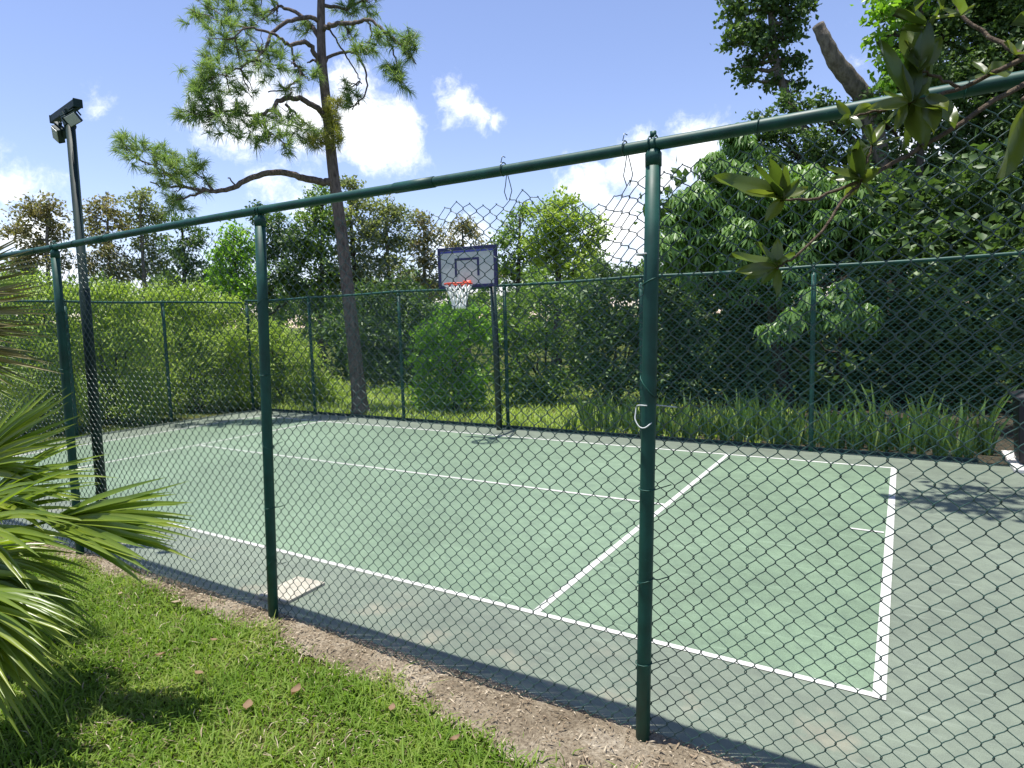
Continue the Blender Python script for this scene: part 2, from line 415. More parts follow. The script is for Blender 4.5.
# ------------------------------------------------------------------ ground, court, lines
def sheet(name, x0, x1, y0, y1, z, mat, nx=1, ny=1):
    xs = np.linspace(x0, x1, nx+1); ys = np.linspace(y0, y1, ny+1)
    X, Y = np.meshgrid(xs, ys, indexing='ij')
    V = np.stack([X.ravel(), Y.ravel(), np.full(X.size, z)], 1)
    i, j = np.meshgrid(np.arange(nx), np.arange(ny), indexing='ij'); k = (i*(ny+1)+j).ravel()
    F = np.stack([k, k+ny+1, k+ny+2, k+1], 1)
    return np_mesh(name, V, F, mat)
NEAR_Y, FAR_Y, LEFT_X, RIGHT_X = 2.54, 9.24, -12.55, 4.6
struct(sheet('ground', -900, 900, -900, 900, -0.03, M['ground']), 'green lawn ground running past the court to the tree line')
# court: a low slab with a visible edge
mb = MB(); mb.box(((LEFT_X+RIGHT_X)/2, (2.60+FAR_Y+0.06)/2, -0.03), (RIGHT_X-LEFT_X, FAR_Y+0.06-2.60, 0.06))
struct(mb.build('court_surface', M['court_out'], bevel=0.006), 'grey green painted court border inside the fence', 'court')
CX0, CX1, CY0, CY1 = -13.0, -0.05, 3.374, 8.60
SX, S2, CEN = -9.583, -11.45, 6.007
o = sheet('court_playing_area', S2, CX1, CY0, CY1, 0.002, M['court_in'])
struct(o, 'lighter green playing area between the white court lines', 'court')
def line(x0, y0, x1, y1, w, lab, z=0.004):
    if abs(x1-x0) > abs(y1-y0): o = sheet('court_line', min(x0, x1), max(x0, x1), y0-w/2, y0+w/2, z, M['line'])
    else: o = sheet('court_line', x0-w/2, x0+w/2, min(y0, y1), max(y0, y1), z, M['line'])
    struct(o, lab, 'court line')
line(S2, CY0, CX1, CY0, 0.043, 'long white sideline nearest the camera fence')
line(S2, CY1, CX1, CY1, 0.05, 'far white sideline along the back fence')
line(CX1, CY0-.0275, CX1, CY1+.025, 0.058, 'wide white baseline at the right end of the court', 0.0055)
line(-1.934, CY0, -1.934, CY1, 0.052, 'white service line crossing the court behind the near post', 0.0055)
line(SX, CEN, -1.90, CEN, 0.045, 'thin white centre line along the middle of the court', 0.007)
line(SX, CY0, SX, CY1, 0.05, 'white service line crossing the far left of the court', 0.0055)
line(S2, CY0, S2, CY1, 0.05, 'white baseline at the far left end of the court', 0.0055)
line(-0.34, CEN, -0.09, CEN, 0.035, 'short white centre tick inside the right baseline', 0.007)

struct(sheet('soil_bed', -3.9, 7, FAR_Y+.12, 16, -0.015, M['bed']), 'leaf covered soil under the trees at right, coloured dark for their shade', 'soil')
# soil strip in front of the near fence
def soil_edge(x):   # near edge of the bare soil, from the survey of the photo
    return float(np.interp(x, [-9, -6.74, -5.4, -4.4, -3.48, -2.75, -2.06, -1.57, -1.16, 0, 2], [2.33, 2.42, 2.47, 2.45, 2.39, 2.35, 2.27, 2.22, 2.17, 2.08, 2.0]))+0.02*math.sin(x*5.3)+0.02*math.sin(x*11)
nx, ny = 520, 26
xs = np.linspace(-9.5, 3.5, nx); V = []
for x in xs:
    e = soil_edge(x)
    for j in range(ny):
        t = j/(ny-1); y = e+(2.615-e)*t
        V.append((x, y, -0.026+0.028*min(1, t*3)))
V = np.array(V)
V[:, 2] += np.where(V[:, 1] < 2.57, RNG.normal(0, 0.0035, len(V)), -0.004)
i, j = np.meshgrid(np.arange(nx-1), np.arange(ny-1), indexing='ij'); k = (i*ny+j).ravel()
struct(np_mesh('soil_strip', V, np.stack([k, k+ny, k+ny+1, k+1], 1), M['soil'], None, True), 'bare sandy soil strip under the near fence', 'soil')
# chips and dead leaf bits on the soil
n = 9000
X = RNG.uniform(-8.5, 1.8, n); t = RNG.beta(1.6, 1.3, n)
Y = np.array([soil_edge(x) for x in X])-0.07+(0.07+2.60-np.array([soil_edge(x) for x in X]))*t
A = unit(np.stack([RNG.normal(size=n), RNG.normal(size=n), RNG.normal(0, 0.15, n)], 1))
S = unit(np.cross(np.stack([RNG.normal(0, .3, n), RNG.normal(0, .3, n), np.ones(n)], 1), A))
L = RNG.gamma(1.8, 0.0085, n)+0.006
V, F = leaf_geo(np.stack([X, Y, RNG.uniform(0.004, 0.02, n)], 1), A, S, L, L*RNG.uniform(0.12, 0.6, n)*np.clip(.016/L, .25, 1))
tag(np_mesh('leaf_litter', V, F, M['litter']), 'brown bark chips and dead leaf bits on the bare soil', 'leaf litter', kind='stuff')

# lawn blades near the camera and a coarser strip beyond the far fence
def blades(X, Y, z, h, w, lean=0.6):
    n = len(X); a = RNG.uniform(0, 2*np.pi, n)
    d = np.stack([np.cos(a), np.sin(a), np.zeros(n)], 1); s = np.stack([-np.sin(a), np.cos(a), np.zeros(n)], 1)
    ln = (RNG.random(n)**0.7*lean*1.5)[:, None]; h = h[:, None]; w = w[:, None]
    B = np.stack([X, Y, np.full(n, z)], 1); upv = np.array([0, 0, 1.0])
    V = np.empty((n, 5, 3))
    V[:, 0] = B-s*w/2; V[:, 1] = B+s*w/2
    mid = B+upv*h*0.6+d*h*ln*0.35
    V[:, 2] = mid+s*w*0.45; V[:, 3] = mid-s*w*0.45; V[:, 4] = B+upv*h*(1-0.25*ln)+d*h*ln
    i = np.arange(n)[:, None]*5
    return V.reshape(-1, 3), [i+np.array([[0, 1, 2, 3]]), i+np.array([[3, 2, 4]])]
n = 170000
X = RNG.uniform(-7.5, 0.6, n); Y = RNG.uniform(0.6, 2.56, n)
edge = np.array([soil_edge(x) for x in X])
nz = np.sin(X*3.1+Y*2)*np.sin(Y*4.3-X)+0.6*np.sin(X*9+1)*np.sin(Y*11)
keep = (Y < edge+RNG.normal(0, 0.06, n)+0.015+0.05*np.sin(X*13)*np.sin(X*5.1)) & (RNG.random(n) < 0.72+0.22*nz) & (Y > 0.55)
keep &= (np.stack([X, Y, 0*X], 1)-EYE_P) @ FWD > 1.2
X, Y = X[keep], Y[keep]
h = RNG.gamma(6, 0.0068, len(X))*(1+0.35*np.sin(X*5)*np.sin(Y*6)); w = RNG.uniform(0.0045, 0.0095, len(X))
V, F = blades(X, Y, -0.03, h, w, 1.0)
dry = RNG.random(len(X)) < 0.05+0.10*(np.sin(X*4+1)*np.sin(Y*7-2) > .35)
V2, F2 = blades(X[dry]+.006, Y[dry], -0.028, h[dry]*.8, w[dry]*.8, 1.6)
tag(np_mesh('dry_grass', V2, F2, M['litter']), 'dead straw coloured blades scattered through the near lawn', 'grass', kind='stuff')
tag(np_mesh('grass', V, F, M['grass']), 'short bright green lawn grass on the camera side of the fence', 'grass', kind='stuff')
n = 26000
X = RNG.uniform(-22, -1.5, n); Y = 9.34+RNG.gamma(1.6, 1.6, n)
V, F = blades(X, Y, -0.03, RNG.uniform(0.05, 0.18, n), RNG.uniform(0.01, 0.02, n), 0.8)
tag(np_mesh('grass', V, F, M['willow']), 'rough sunlit grass on the ground beyond the back fence', 'grass', kind='stuff')

# ------------------------------------------------------------------ chain link fences
def link_mesh(length, height, W, Hd, r, drop=None, bulge=None, z0=0.03, jit=0.0015):
    """interlocked zigzag wires along +x, rising +z; returns V, F"""
    nw = int(length/(W/2)); ns = int(height/(Hd/2))
    zk = np.arange(ns+1)*Hd/2
    # each half-diamond: knuckle point, then two points rounding it off
    f = np.array([0.0, 0.12, 0.32, 0.5, 0.68, 0.88])
    zz = (zk[:-1, None]+f*Hd/2).ravel(); zz = np.append(zz, zk[-1])
    ph = (zz/(Hd/2)); tri = np.abs((ph % 2)-1)          # 1 at even knuckles, 0 at odd ones
    tri = 0.62*tri+0.38*(0.5+0.5*np.cos(np.pi*ph))
    lo, hi = 0.06, 0.94; tri = np.clip(tri, lo, hi); tri = (tri-lo)/(hi-lo)
    npt = len(zz)
    wi = np.arange(nw)
    flip = (wi % 2)[:, None]
    xo = np.where(flip == 0, tri[None], 1-tri[None])
    X = (wi[:, None]+xo*1.06-0.03)*W/2
    Z = np.repeat(zz[None], nw, 0)
    side = np.where((xo > 0.5), 1.0, -1.0)*np.clip(np.abs(xo-0.5)*2-0.5, 0, 1)*2
    Yv = r*1.1*side
    P = np.stack([X, Yv, Z], 2)                            # nw, npt, 3
    sx = np.sin(X*1.7+Z*2.3)+np.sin(X*4.1-Z*3.1)
    P[..., 0] += 0.006*sx+RNG.normal(0, jit, X.shape[0])[:, None]
    P[..., 1] += 0.010*np.sin(X*2.2+1)*np.sin(Z*2.0)
    if drop is not None:
        dz = drop(P[..., 0]); tt = np.clip(Z/height, 0, 1)
        P[..., 2] -= dz*np.clip((tt-0.45)/0.55, 0, 1)**1.6
        P[..., 1] += 0.25*dz*np.clip((tt-0.6)/0.4, 0, 1)**2*np.sin(X*3)
    if bulge is not None: P[..., 1] += bulge(P[..., 0], Z)
    P[..., 2] += z0
    T = np.gradient(P, axis=1); T /= np.linalg.norm(T, axis=2, keepdims=True)+1e-9
    nrm = np.stack([-T[..., 2], np.zeros_like(X), T[..., 0]], 2)
    yv = np.array([0, 1.0, 0])
    rings = np.stack([P+nrm*r, P+yv*r, P-nrm*r, P-yv*r], 2)   # nw,npt,4,3
    V = rings.reshape(-1, 3)
    a = (np.arange(nw)[:, None]*npt+np.arange(npt-1)[None]).ravel()*4
    F = np.vstack([np.stack([a+j, a+(j+1) % 4, a+4+(j+1) % 4, a+4+j], 1) for j in range(4)])
    return V, F
def fence(name, label, x0, x1, post_xs, height, W, wire_mat, paint, post_r, rail_r, loc, rotz, wr, side, tops=None,
          drop=None, bulge=None, ties=True, mesh_z=0.02, sag=0.0):
    t = empty(name, label, 'fence'); t.location = loc; t.rotation_euler = (0, 0, rotz)
    # top rail, dipping a little between posts, with sleeve joints
    mb = MB(); px = sorted(post_xs); P = []
    for x in np.linspace(x0, x1, int((x1-x0)/0.25)+1):
        g = 0
        for a, b in zip(px[:-1], px[1:]):
            if a <= x <= b: q = (x-a)/(b-a); g = -sag*4*q*(1-q)
        P.append((x, 0, height+g+0.006*math.sin(x*1.3)))
    P = np.array(P); mb.tube(P, rail_r, 12)
    for x in np.arange(x0+1.2, x1, 3.1):
        k = int(np.clip((x-x0)/0.25, 1, len(P)-3)); mb.tube(P[k:k+2], rail_r*1.12, 12)
    mb.build('top_rail', paint, t, True)
    for i, x in enumerate(post_xs):
        mb = MB(); tx = tops[i] if tops else (0, 0)
        A = np.array([x-tx[0], -tx[1], -0.05]); B = np.array([x, 0, height-rail_r-0.02])
        mb.tube(np.array([A+(B-A)*s for s in np.linspace(0, 1, 6)]), post_r, 14)
        p = mb.build('post', paint, t, True)
        cm = MB()   # loop cap: sleeve on the post and a ring round the rail
        cm.tube([B+(0, 0, -0.045), B+(0, 0, 0.004), B+(0, 0, 0.018)], [post_r*1.07, post_r*1.07, post_r*0.8], 14)
        a = np.linspace(0, 2*np.pi, 13)
        for dx in (-0.012, 0.012):
            cm.tube([(x+dx, (rail_r+0.005)*math.cos(q), height+(rail_r+0.005)*math.sin(q)) for q in a], 0.0032, 5)
        cm.box((x, 0, height+rail_r+0.012), (0.022, 0.014, 0.022))
        cm.build('post_cap', paint, p, True)
    V, F = link_mesh(x1-x0, height-rail_r-mesh_z-0.005, W, W, wr, drop and (lambda X: drop(X+x0)),
                     bulge and (lambda X, Z: bulge(X+x0, Z)), mesh_z)
    V[:, 0] += x0; V[:, 1] += side
    np_mesh('chain_link_mesh', V, F, wire_mat, t, True)
    if ties:
        a = np.linspace(0, 2*np.pi, 11)
        for i, x in enumerate(post_xs):
            tx = tops[i] if tops else (0, 0)
            if x < -6.5 or x > 1: continue
            for z in (0.35, 0.72, 1.12, 1.55, 1.98):
                mb = MB()
                f = z/height; cx = x-tx[0]*(1-f); cy = -tx[1]*(1-f); tilt = RNG.normal(0, .02)
                mb.tube([(cx+(post_r+.004)*math.cos(q), cy+(post_r+.004)*math.sin(q), z+tilt*math.cos(q)) for q in a]
                        +[(cx+post_r+.02, cy+side*0.5, z+.005), (cx+post_r+.04, side, z+.01), (cx+post_r+.06, side+.006, z+.018)], 0.0024, 4)
                mb.build('wire_tie', paint, t, True)
        for x in np.arange(x0+0.3, x1, 0.62):
            if drop is not None and drop(np.array([x]))[0] > 0.03 or x < -7 or x > 1.2: continue
            z = height+0.006*math.sin(x*1.3); mb = MB()
            mb.tube([(x+.006*math.sin(q), (rail_r+.004)*math.cos(q), z+(rail_r+.004)*math.sin(q)) for q in a], 0.0022, 4)
            mb.build('wire_tie', paint, t, True)
    return t
# near fence: the fabric has come loose and sags below the rail around the post nearest the camera
dx_ = np.array([-12.5, -6, -5.6, -4.5, -3.5, -3.22, -2.7, -2.45, -2.2, -2.0, -1.88, -1.77, -1.68, -1.565, -1.48, -1.42, -1.33, -1.22, -1.15, -1.08, -1.02, -0.965, -0.93, -0.87, -0.82, -0.75, -0.68, -0.60, -0.50, 0.5, 4.6])
dd = np.array([0.02, .02, .02, .05, .04, .015, .05, .07, .10, .11, .05, .085, .10, .09, .03, .10, .13, .14, .165, .16, 0.13, .07, .06, .085, .07, .05, .04, .06, .02, .01, .01])
gx = np.linspace(-12.6, 4.7, 3000); gd = np.interp(gx, dx_, dd)
ker = np.exp(-0.5*(np.arange(-40, 41)*(gx[1]-gx[0])/0.03)**2); gd = np.convolve(np.pad(gd, 40, 'edge'), ker/ker.sum(), 'valid')
drop = lambda X: np.interp(X, gx, gd)
bulge = lambda X, Z: -0.05*np.exp(-(Z/0.35)**2)*np.maximum(0, np.sin((X+0.93)/2.44*np.pi)**2)
nf = fence('chain_link_fence', 'tall green chain link fence nearest the camera with sagging torn mesh', -12.55, RIGHT_X,
           [-12.5, -10.65, -8.22, -5.75, -3.26, -0.865, 1.5, 4.55], 2.52, 0.073, M['vinyl'], M['fence_paint'], 0.031, 0.024,
           (0, NEAR_Y, 0), 0, 0.0021, 0.036, [(0, 0), (0, 0), (0, 0), (.06, 0), (.12, 0), (.065, 0), (0, 0), (0, 0)], drop, bulge, True, 0.0)
# wires by hand on it: hangers holding up the loose fabric, and the loop of wire round the near post
a = np.linspace(0, 2*np.pi, 15)
for x in (-1.565, -0.985):
    mb = MB(); l = 0.028+float(drop(np.array([x]))[0])
    for s in (-1, 1):
        mb.tube([(x, 0.03, 2.515), (x+s*.012, .036, 2.50-l*.35), (x+s*.020, .036, 2.50-l*.65), (x+s*.006, .036, 2.50-l)], 0.0022, 5)
    mb.tube([(x+.004*math.sin(q), .029*math.cos(q), 2.52+.029*math.sin(q)) for q in a], 0.003, 5)
    mb.tube([(x, -.02, 2.545), (x+.004, -.012, 2.575), (x+.012, .0, 2.57)], 0.0025, 4)
    mb.build('hanger_wire', M['vinyl'], nf, True)
mb = MB()
bx, by = -0.905, 0.0
mb.tube(spline([(bx+.12, .04, 1.465), (bx+.06, .035, 1.47), (bx+.03, .005, 1.474), (bx+.015, -.03, 1.476), (bx-.012, -.036, 1.477), (bx-.034, -.012, 1.468),
         (bx-.036, -.02, 1.44), (bx-.034, -.03, 1.415), (bx-.012, -.04, 1.388), (bx+.012, -.04, 1.386), (bx+.033, -.02, 1.405)], 4), 0.003, 6)
mb.build('wire_loop', M['galv'], nf, True); mb = MB()
mb.tube([(bx+.03*math.cos(q)+.0, .0335*math.sin(q), 2.09) for q in a], 0.0036, 6)
mb.build('wire_loop', M['galv'], nf, True)
fence('chain_link_fence', 'green chain link fence along the far side in front of trees', LEFT_X, RIGHT_X,
      [-12.5, -10.5, -8.07, -5.74, -3.35, -1.01, 1.4, 4.5], 2.44, 0.083, M['far_vinyl'], M['fence_paint'], 0.031, 0.022,
      (0, FAR_Y, 0), 0, 0.0020, -0.036, None, None, None, False, 0.0, 0.015)
fence('chain_link_fence', 'green chain link fence across the left end of the court before pale shrubs', 0.05, FAR_Y-NEAR_Y-0.05,
      [1.4, 3.1, 4.85], 2.40, 0.083, M['far_vinyl'], M['fence_paint'], 0.031, 0.022,
      (LEFT_X-0.05, NEAR_Y, 0), math.pi/2, 0.0020, -0.036, None, None, None, False, 0.0, 0.01)
# dark edging board along the far side of the court
mb = MB(); mb.box((-6, FAR_Y+0.10, 0.012), (13.0, 0.03, 0.06)); mb.box((0.78-0.25, FAR_Y+0.105, 0.012), (0.56, 0.03, 0.06))
tag(mb.build('edging_board', M['edging'], bevel=0.004), 'low dark edging strip along the far edge of the court', 'edging')

# ------------------------------------------------------------------ floodlight pole
LPX, LPY = gp(106, 545)[:2]
t = empty('floodlight_pole', 'tall dark pole with two floodlights beside the left fence post', 'floodlight')
t.location = (LPX, LPY, 0)
b0 = np.array([LPX, LPY, 0]); 
top = at_y(70, 121, LPY-0.02)
hh = top-b0
mb = MB(); mb.tube([np.array([0, 0, -0.03]), hh*0.5, hh*0.62, hh*0.622, hh], [0.042, 0.040, 0.040, 0.034, 0.034], 14)
mb.build('pole', M['pole_paint'], t, True)
mb = MB(); mb.tube([(0, 0, -.02), (0, 0, .012)], 0.11, 14); mb.build('base_plate', M['pole_paint'], t)
# crossarm: square tube through the pole head
e0, e1 = at_y(54, 120, LPY+0.02)-b0, at_y(78, 103, LPY-0.04)-b0
ctr = (e0+e1)/2; ax = unit(e1-e0); ln = np.linalg.norm(e1-e0)*0.98
s2 = unit(np.cross(ax, [0, 0, 1])); u2 = np.cross(s2, ax)
R = np.stack([ax, s2, u2], 1)
mb = MB(); mb.box(ctr, (ln, 0.06, 0.06), R)
mb.box(ctr+ax*ln*0.505, (0.012, 0.068, 0.068), R); mb.box(ctr-ax*ln*0.505, (0.012, 0.068, 0.068), R)
mb.tube([hh-(0, 0, .05), ctr-np.array([0, 0, .02])], 0.044, 12)
mb.build('crossarm', M['pole_paint'], t, False, 0.006)
def flood(c, face, right, w, h):
    f = unit(face); rr = unit(np.cross(f, np.cross(right, f))); uu = np.cross(f, rr)
    R = np.stack([rr, f, uu], 1)
    mb = MB(); mb.box(c, (w, 0.05, h), R); mb.box(c-f*0.04, (w*0.7, 0.05, h*0.6), R)
    for s in (-1, 1): mb.box(c+rr*s*(w/2+.012)-f*.02+uu*h*.22, (.008, .03, h*.6), R)
    mb.box(c+uu*(h/2+.012)-f*.02, (w+.03, .03, .008), R)
    mb.tube([c+uu*(h/2+.012)-f*.02, c+uu*(h/2+.04)-f*.03], .014, 8)
    o = mb.build('floodlight', M['pole_paint'], t, False, 0.004)
    m2 = MB(); m2.box(c+f*0.027, (w*0.88, 0.008, h*0.86), R); m2.build('lens', M['lens'], o, False, 0.002)
toc = -FWD
flood(at_y(58.5, 134, LPY-.02)-b0, toc*0.55+RIGHT*-0.45+DOWN*0.35, RIGHT*0.85+DOWN*0.45, 0.085, 0.12)
flood(at_y(73, 119, LPY-.06)-b0, toc*0.75+RIGHT*0.35+DOWN*0.45, RIGHT*0.87-DOWN*0.48, 0.10, 0.085)

# ------------------------------------------------------------------ basketball hoop
BX, BY = -5.83, 9.10
t = empty('basketball_hoop', 'basketball hoop with navy bordered backboard on a green pole by the back fence', 'basketball hoop')
t.location = (BX, BY, 0)
b0 = np.array([BX, BY, 0])
yaw = math.radians(9); cyw, syw = math.cos(yaw), math.sin(yaw)
bn = np.array([syw, -cyw, 0]); br = np.array([cyw, syw, 0])        # board normal (towards court), board right
bc = np.array([-5.80, 8.27, 2.685])-b0
mb = MB(); mb.tube([(0, 0, -.03), (-.02, 0, 1.4), (-.05, 0, 2.62)], 0.052, 14)
mb.tube([(-.05, 0, 2.60), (-.05, 0, 2.65)], 0.055, 14); mb.build('pole', M['pole_green'], t, True)
mb = MB()
for dz in (-0.20, 0.12):
    mb.tube([np.array([-.05, -.03, 2.50+dz*0.3]), bc-bn*0.04+(0, 0, dz)], 0.022, 8)
for s in (-1, 1):
    mb.tube([np.array([-.05, -.03, 2.40]), bc-bn*0.04+br*s*0.22+(0, 0, -0.12)], 0.014, 8)
mb.build('arm', M['pole_green'], t, True)
BW, BH = 0.96, 0.58
R = np.stack([br, -bn, np.array([0, 0, 1])], 1)
mb = MB(); mb.box(bc, (BW, 0.03, BH), R); bd = mb.build('backboard', M['board'], t, False, 0.004)
def strip(mbx, u, v, w, h, off, th=0.012): mbx.box(bc+br*u+np.array([0, 0, v])+bn*off, (w, th, h), R)
mb = MB()
strip(mb, 0, BH/2, BW+.05, .05, 0, .05); strip(mb, 0, -BH/2, BW+.05, .05, 0, .05)
strip(mb, -BW/2, 0, .05, BH-.052, 0, .048); strip(mb, BW/2, 0, .05, BH-.052, 0, .048)
mb.build('frame', M['navy'], bd, False, 0.003)
mb = MB()
strip(mb, 0, .125, .42, .035, .018, .004); strip(mb, -.1925, -.015, .035, .244, .018, .004); strip(mb, .1925, -.015, .035, .244, .018, .004)
mb.build('target_square', M['navy'], bd)
mb = MB()
strip(mb, 0, BH/2-.045, BW-.06, .03, .0165, .004)
mb.build('border_stripe', paint_mat('blue_stripe', (0.05, 0.06, 0.30), 0.5), bd)
rc = bc+bn*0.33+np.array([0, 0, -0.27]); a = np.linspace(0, 2*np.pi, 33)
ring = lambda rad, z: np.array([rc+br*rad*math.cos(q)+bn*rad*math.sin(q)+np.array([0, 0, z]) for q in a])
mb = MB(); mb.tube(ring(0.205, 0), 0.013, 8)
mb.box(rc-bn*0.265, (0.12, 0.12, 0.018), R); mb.box(bc+bn*0.026+np.array([0, 0, -.26]), (0.13, 0.02, 0.11), R)
for s in (-1, 1): mb.tube([rc+br*s*.06-bn*.30+np.array([0, 0, -.045]), rc+br*s*.14-bn*.15], 0.008, 6)
rim = mb.build('rim', M['rim'], t, True)
mb = MB(); K = 12
levels = [(0.205, -0.012), (0.165, -0.10), (0.13, -0.19), (0.105, -0.28), (0.095, -0.37)]
for k in range(K):
    for dirn in (1, -1):
        pts = []
        for i, (rad, z) in enumerate(levels):
            q = 2*math.pi*(k+dirn*i*0.5)/K
            pts.append(rc+br*rad*math.cos(q)+bn*rad*math.sin(q)+np.array([0, 0, z]))
        mb.tube(spline(pts, 3), 0.011, 5)
mb.build('net', M['net'], rim, True)

# ------------------------------------------------------------------ pads, bin
q = [gp(262, 594), gp(300, 578), gp(322, 584), gp(290, 602)]
mb = MB(); cpt = np.mean(q, 0); mb.box((cpt[0]+.02, cpt[1]-.03, 0.008), (0.27, 0.36, 0.028), [[math.cos(.06), -math.sin(.06), 0], [math.sin(.06), math.cos(.06), 0], [0, 0, 1]])
tag(mb.build('concrete_pad', M['pad'], bevel=0.004), 'small pale concrete pad on the court beside a fence post', 'concrete pad')
# pale slab and bin at the right end of the far fence
mb = MB(); mb.box((3.2, 9.45, 0.02), (4.2, 1.15, 0.05)); tag(mb.build('concrete_slab', M['slab'], bevel=0.01), 'white concrete slab under the black bin at right edge', 'slab')
t = empty('trash_bin', 'black plastic bin standing on the white slab at right edge', 'bin'); bb = at_y(1040, 473, 9.35); bb[2] = 0.045
t.location = bb
def frus(w0, d0, w1, d1, z0, z1):
    V = [(sx*w/2, sy*d/2, z) for (w, d, z) in ((w0, d0, z0), (w1, d1, z1)) for sx, sy in ((-1, -1), (1, -1), (1, 1), (-1, 1))]
    return V, [(3, 2, 1, 0), (4, 5, 6, 7)]+[(i, (i+1) % 4, 4+(i+1) % 4, 4+i) for i in range(4)]
mb = MB(); mb.add(*frus(.44, .44, .52, .52, 0.02, .74)); mb.build('body', M['bin'], t, False, 0.02)
mb = MB(); mb.add(*frus(.57, .57, .56, .56, .745, .785)); mb.add(*frus(.54, .54, .40, .40, .786, .825)); mb.box((0, -.30, .76), (.3, .04, .03)); mb.build('lid', M['bin'], t, False, 0.01)

# ------------------------------------------------------------------ pine beyond the fence
PD = 13.05
pbase = np.append(gp(361, 414)[:2], -.05)
pd = float((pbase-EYE_P) @ FWD)
t = empty('pine_tree', 'tall slender pine with long bare lower limb and sparse tufts behind the back corner', 'tree'); t.location = pbase
def pp(px, py, dz=0.0): return at(px, py, pd+dz)
mb = MB()
TR = spline([pbase, pp(357, 375), pp(349, 300), pp(341, 230), pp(333, 170), pp(327, 110), pp(322, 60), pp(321, 20), pp(322, -30), pp(326, -80), pp(328, -130)], 5)
k = np.linspace(0, 1, len(TR))
rad = np.interp(k, [0, .04, .1, .3, .5, .7, 1], [.22, .165, .145, .122, .102, .085, .03])
mb.tube(TR-pbase, rad, 12)
limbs = []
def limb(pts, r0, r1=0.012, n=6):
    P = wobble(spline([pp(*q) for q in pts], n), 0.012)
    mb.tube(P-pbase, np.linspace(r0, r1, len(P)), 7); limbs.append(P)
    return P
limb([(333, 182, 0), (318, 181, -.1), (300, 177, -.3), (272, 172, -.5), (245, 181, -.7), (222, 191, -.9), (205, 190, -1), (185, 187, -1.1), (165, 172, -1.2), (140, 160, -1.3)], 0.085)
limb([(205, 190, -1), (190, 196, -1), (172, 202, -1.1)], 0.03); limb([(212, 190, -1), (205, 178, -.9)], .03)
limb([(235, 185, -.8), (228, 178, -.8)], .018); limb([(185, 187, -1.1), (165, 186, -1.2), (150, 182, -1.3)], .025)
limb([(327, 122, 0), (318, 108, -.3), (300, 99, -.5), (280, 100, -.7), (272, 110, -.9), (255, 115, -1), (232, 110, -1.2), (215, 115, -1.3)], 0.07)
limb([(285, 104, -.7), (300, 118, -.6), (312, 128, -.5)], .03); limb([(255, 115, -1), (270, 132, -1.1), (285, 145, -1.2)], .022)
limb([(320, 65, 0), (310, 45, -.2), (300, 42, -.4), (290, 45, -.5), (280, 38, -.7), (262, 30, -.9), (245, 28, -1.1), (232, 40, -1.3)], .055)
limb([(321, 40, 0), (305, 18, .3), (285, 8, .5), (270, 0, .6), (250, -10, .8)], .055)
limb([(321, 20, 0), (300, 18, -.3), (275, 30, -.6), (262, 52, -.9), (240, 68, -1.2), (215, 76, -1.4)], .05)
limb([(322, 68, 0), (328, 58, .3), (345, 52, .5), (358, 56, .6), (366, 72, .6), (366, 92, .4), (352, 110, .2)], .04)
limb([(322, 30, 0), (335, 24, -.3), (355, 23, -.6), (368, 20, -.8), (385, 32, -1), (402, 46, -1.1), (416, 64, -1.2)], .055)
limb([(368, 20, -.8), (372, 35, -.8), (366, 50, -.7)], .02); limb([(385, 32, -1), (395, 55, -1), (398, 78, -1)], .018)
limb([(330, 30, 0), (345, 55, .3), (355, 70, .4), (362, 84, .4)], .02)
limb([(322, 5, 0), (345, 8, .4), (365, 0, .6), (390, -5, .8)], .04)
limb([(322, 65, 0), (314, 60, .1), (307, 63, .1)], .04)
limb([(322, -20, 0), (290, -45, .3), (255, -55, .5), (225, -40, .6)], .05)
limb([(322, -30, 0), (355, -60, -.3), (390, -55, -.5)], .05)
limb([(290, 45, -.5), (295, 62, -.5), (300, 75, -.6), (285, 88, -.7), (268, 92, -.8)], .022)
limb([(322, -60, 0), (300, -100, 0), (290, -130, 0)], .04); limb([(325, -80, 0), (350, -115, 0), (360, -140, 0)], .04)
# tuft centres: (px, py, radius px, how many, depth offset)
TUFTS = [(140, 150, 22, 22, -1.3), (165, 168, 28, 34, -1.2), (185, 185, 24, 30, -1.1), (175, 205, 14, 14, -1.1), (125, 142, 8, 6, -1.3), (197, 165, 12, 8, -1.1),
         (205, 15, 22, 26, -.4), (235, 12, 24, 30, 0), (222, 45, 24, 30, -1), (250, 50, 26, 26, -.9), (200, 75, 16, 22, -1.4), (205, 95, 18, 26, -1.4), (225, 80, 20, 22, -1.2),
         (195, 112, 14, 18, -1.4), (222, 118, 22, 30, -1.2), (250, 125, 20, 22, -1), (245, 92, 14, 8, -1), (272, 130, 16, 12, -1.1), (285, 115, 14, 9, -.8), (262, 138, 10, 8, -1.1),
         (300, 130, 14, 12, -.6), (285, 143, 12, 9, -1.1), (310, 138, 10, 10, -.4), (265, 65, 18, 14, -.9), (285, 60, 14, 9, -.6), (290, 85, 14, 9, -.7), (270, 15, 14, 9, .5), (255, 5, 12, 12, .7),
         (303, 25, 10, 8, .1), (312, 75, 9, 6, -.4), (300, 68, 8, 5, -.5), (345, 12, 16, 14, .5), (365, 2, 18, 16, .6), (375, 40, 14, 12, -.8), (362, 52, 12, 10, -.7), (350, 38, 10, 7, -.3),
         (395, 70, 12, 16, -1), (408, 50, 10, 14, -1.1), (412, 35, 7, 6, -1.1), (400, 85, 8, 6, -1), (392, 40, 9, 8, -1), (350, 100, 12, 12, .3), (345, 88, 9, 7, .3),
         (225, -30, 30, 34, .5), (280, -50, 36, 34, .2), (345, -60, 40, 36, -.2), (395, -50, 30, 26, -.5), (300, -110, 40, 40, 0), (350, -130, 36, 36, 0), (325, -165, 30, 36, 0)]
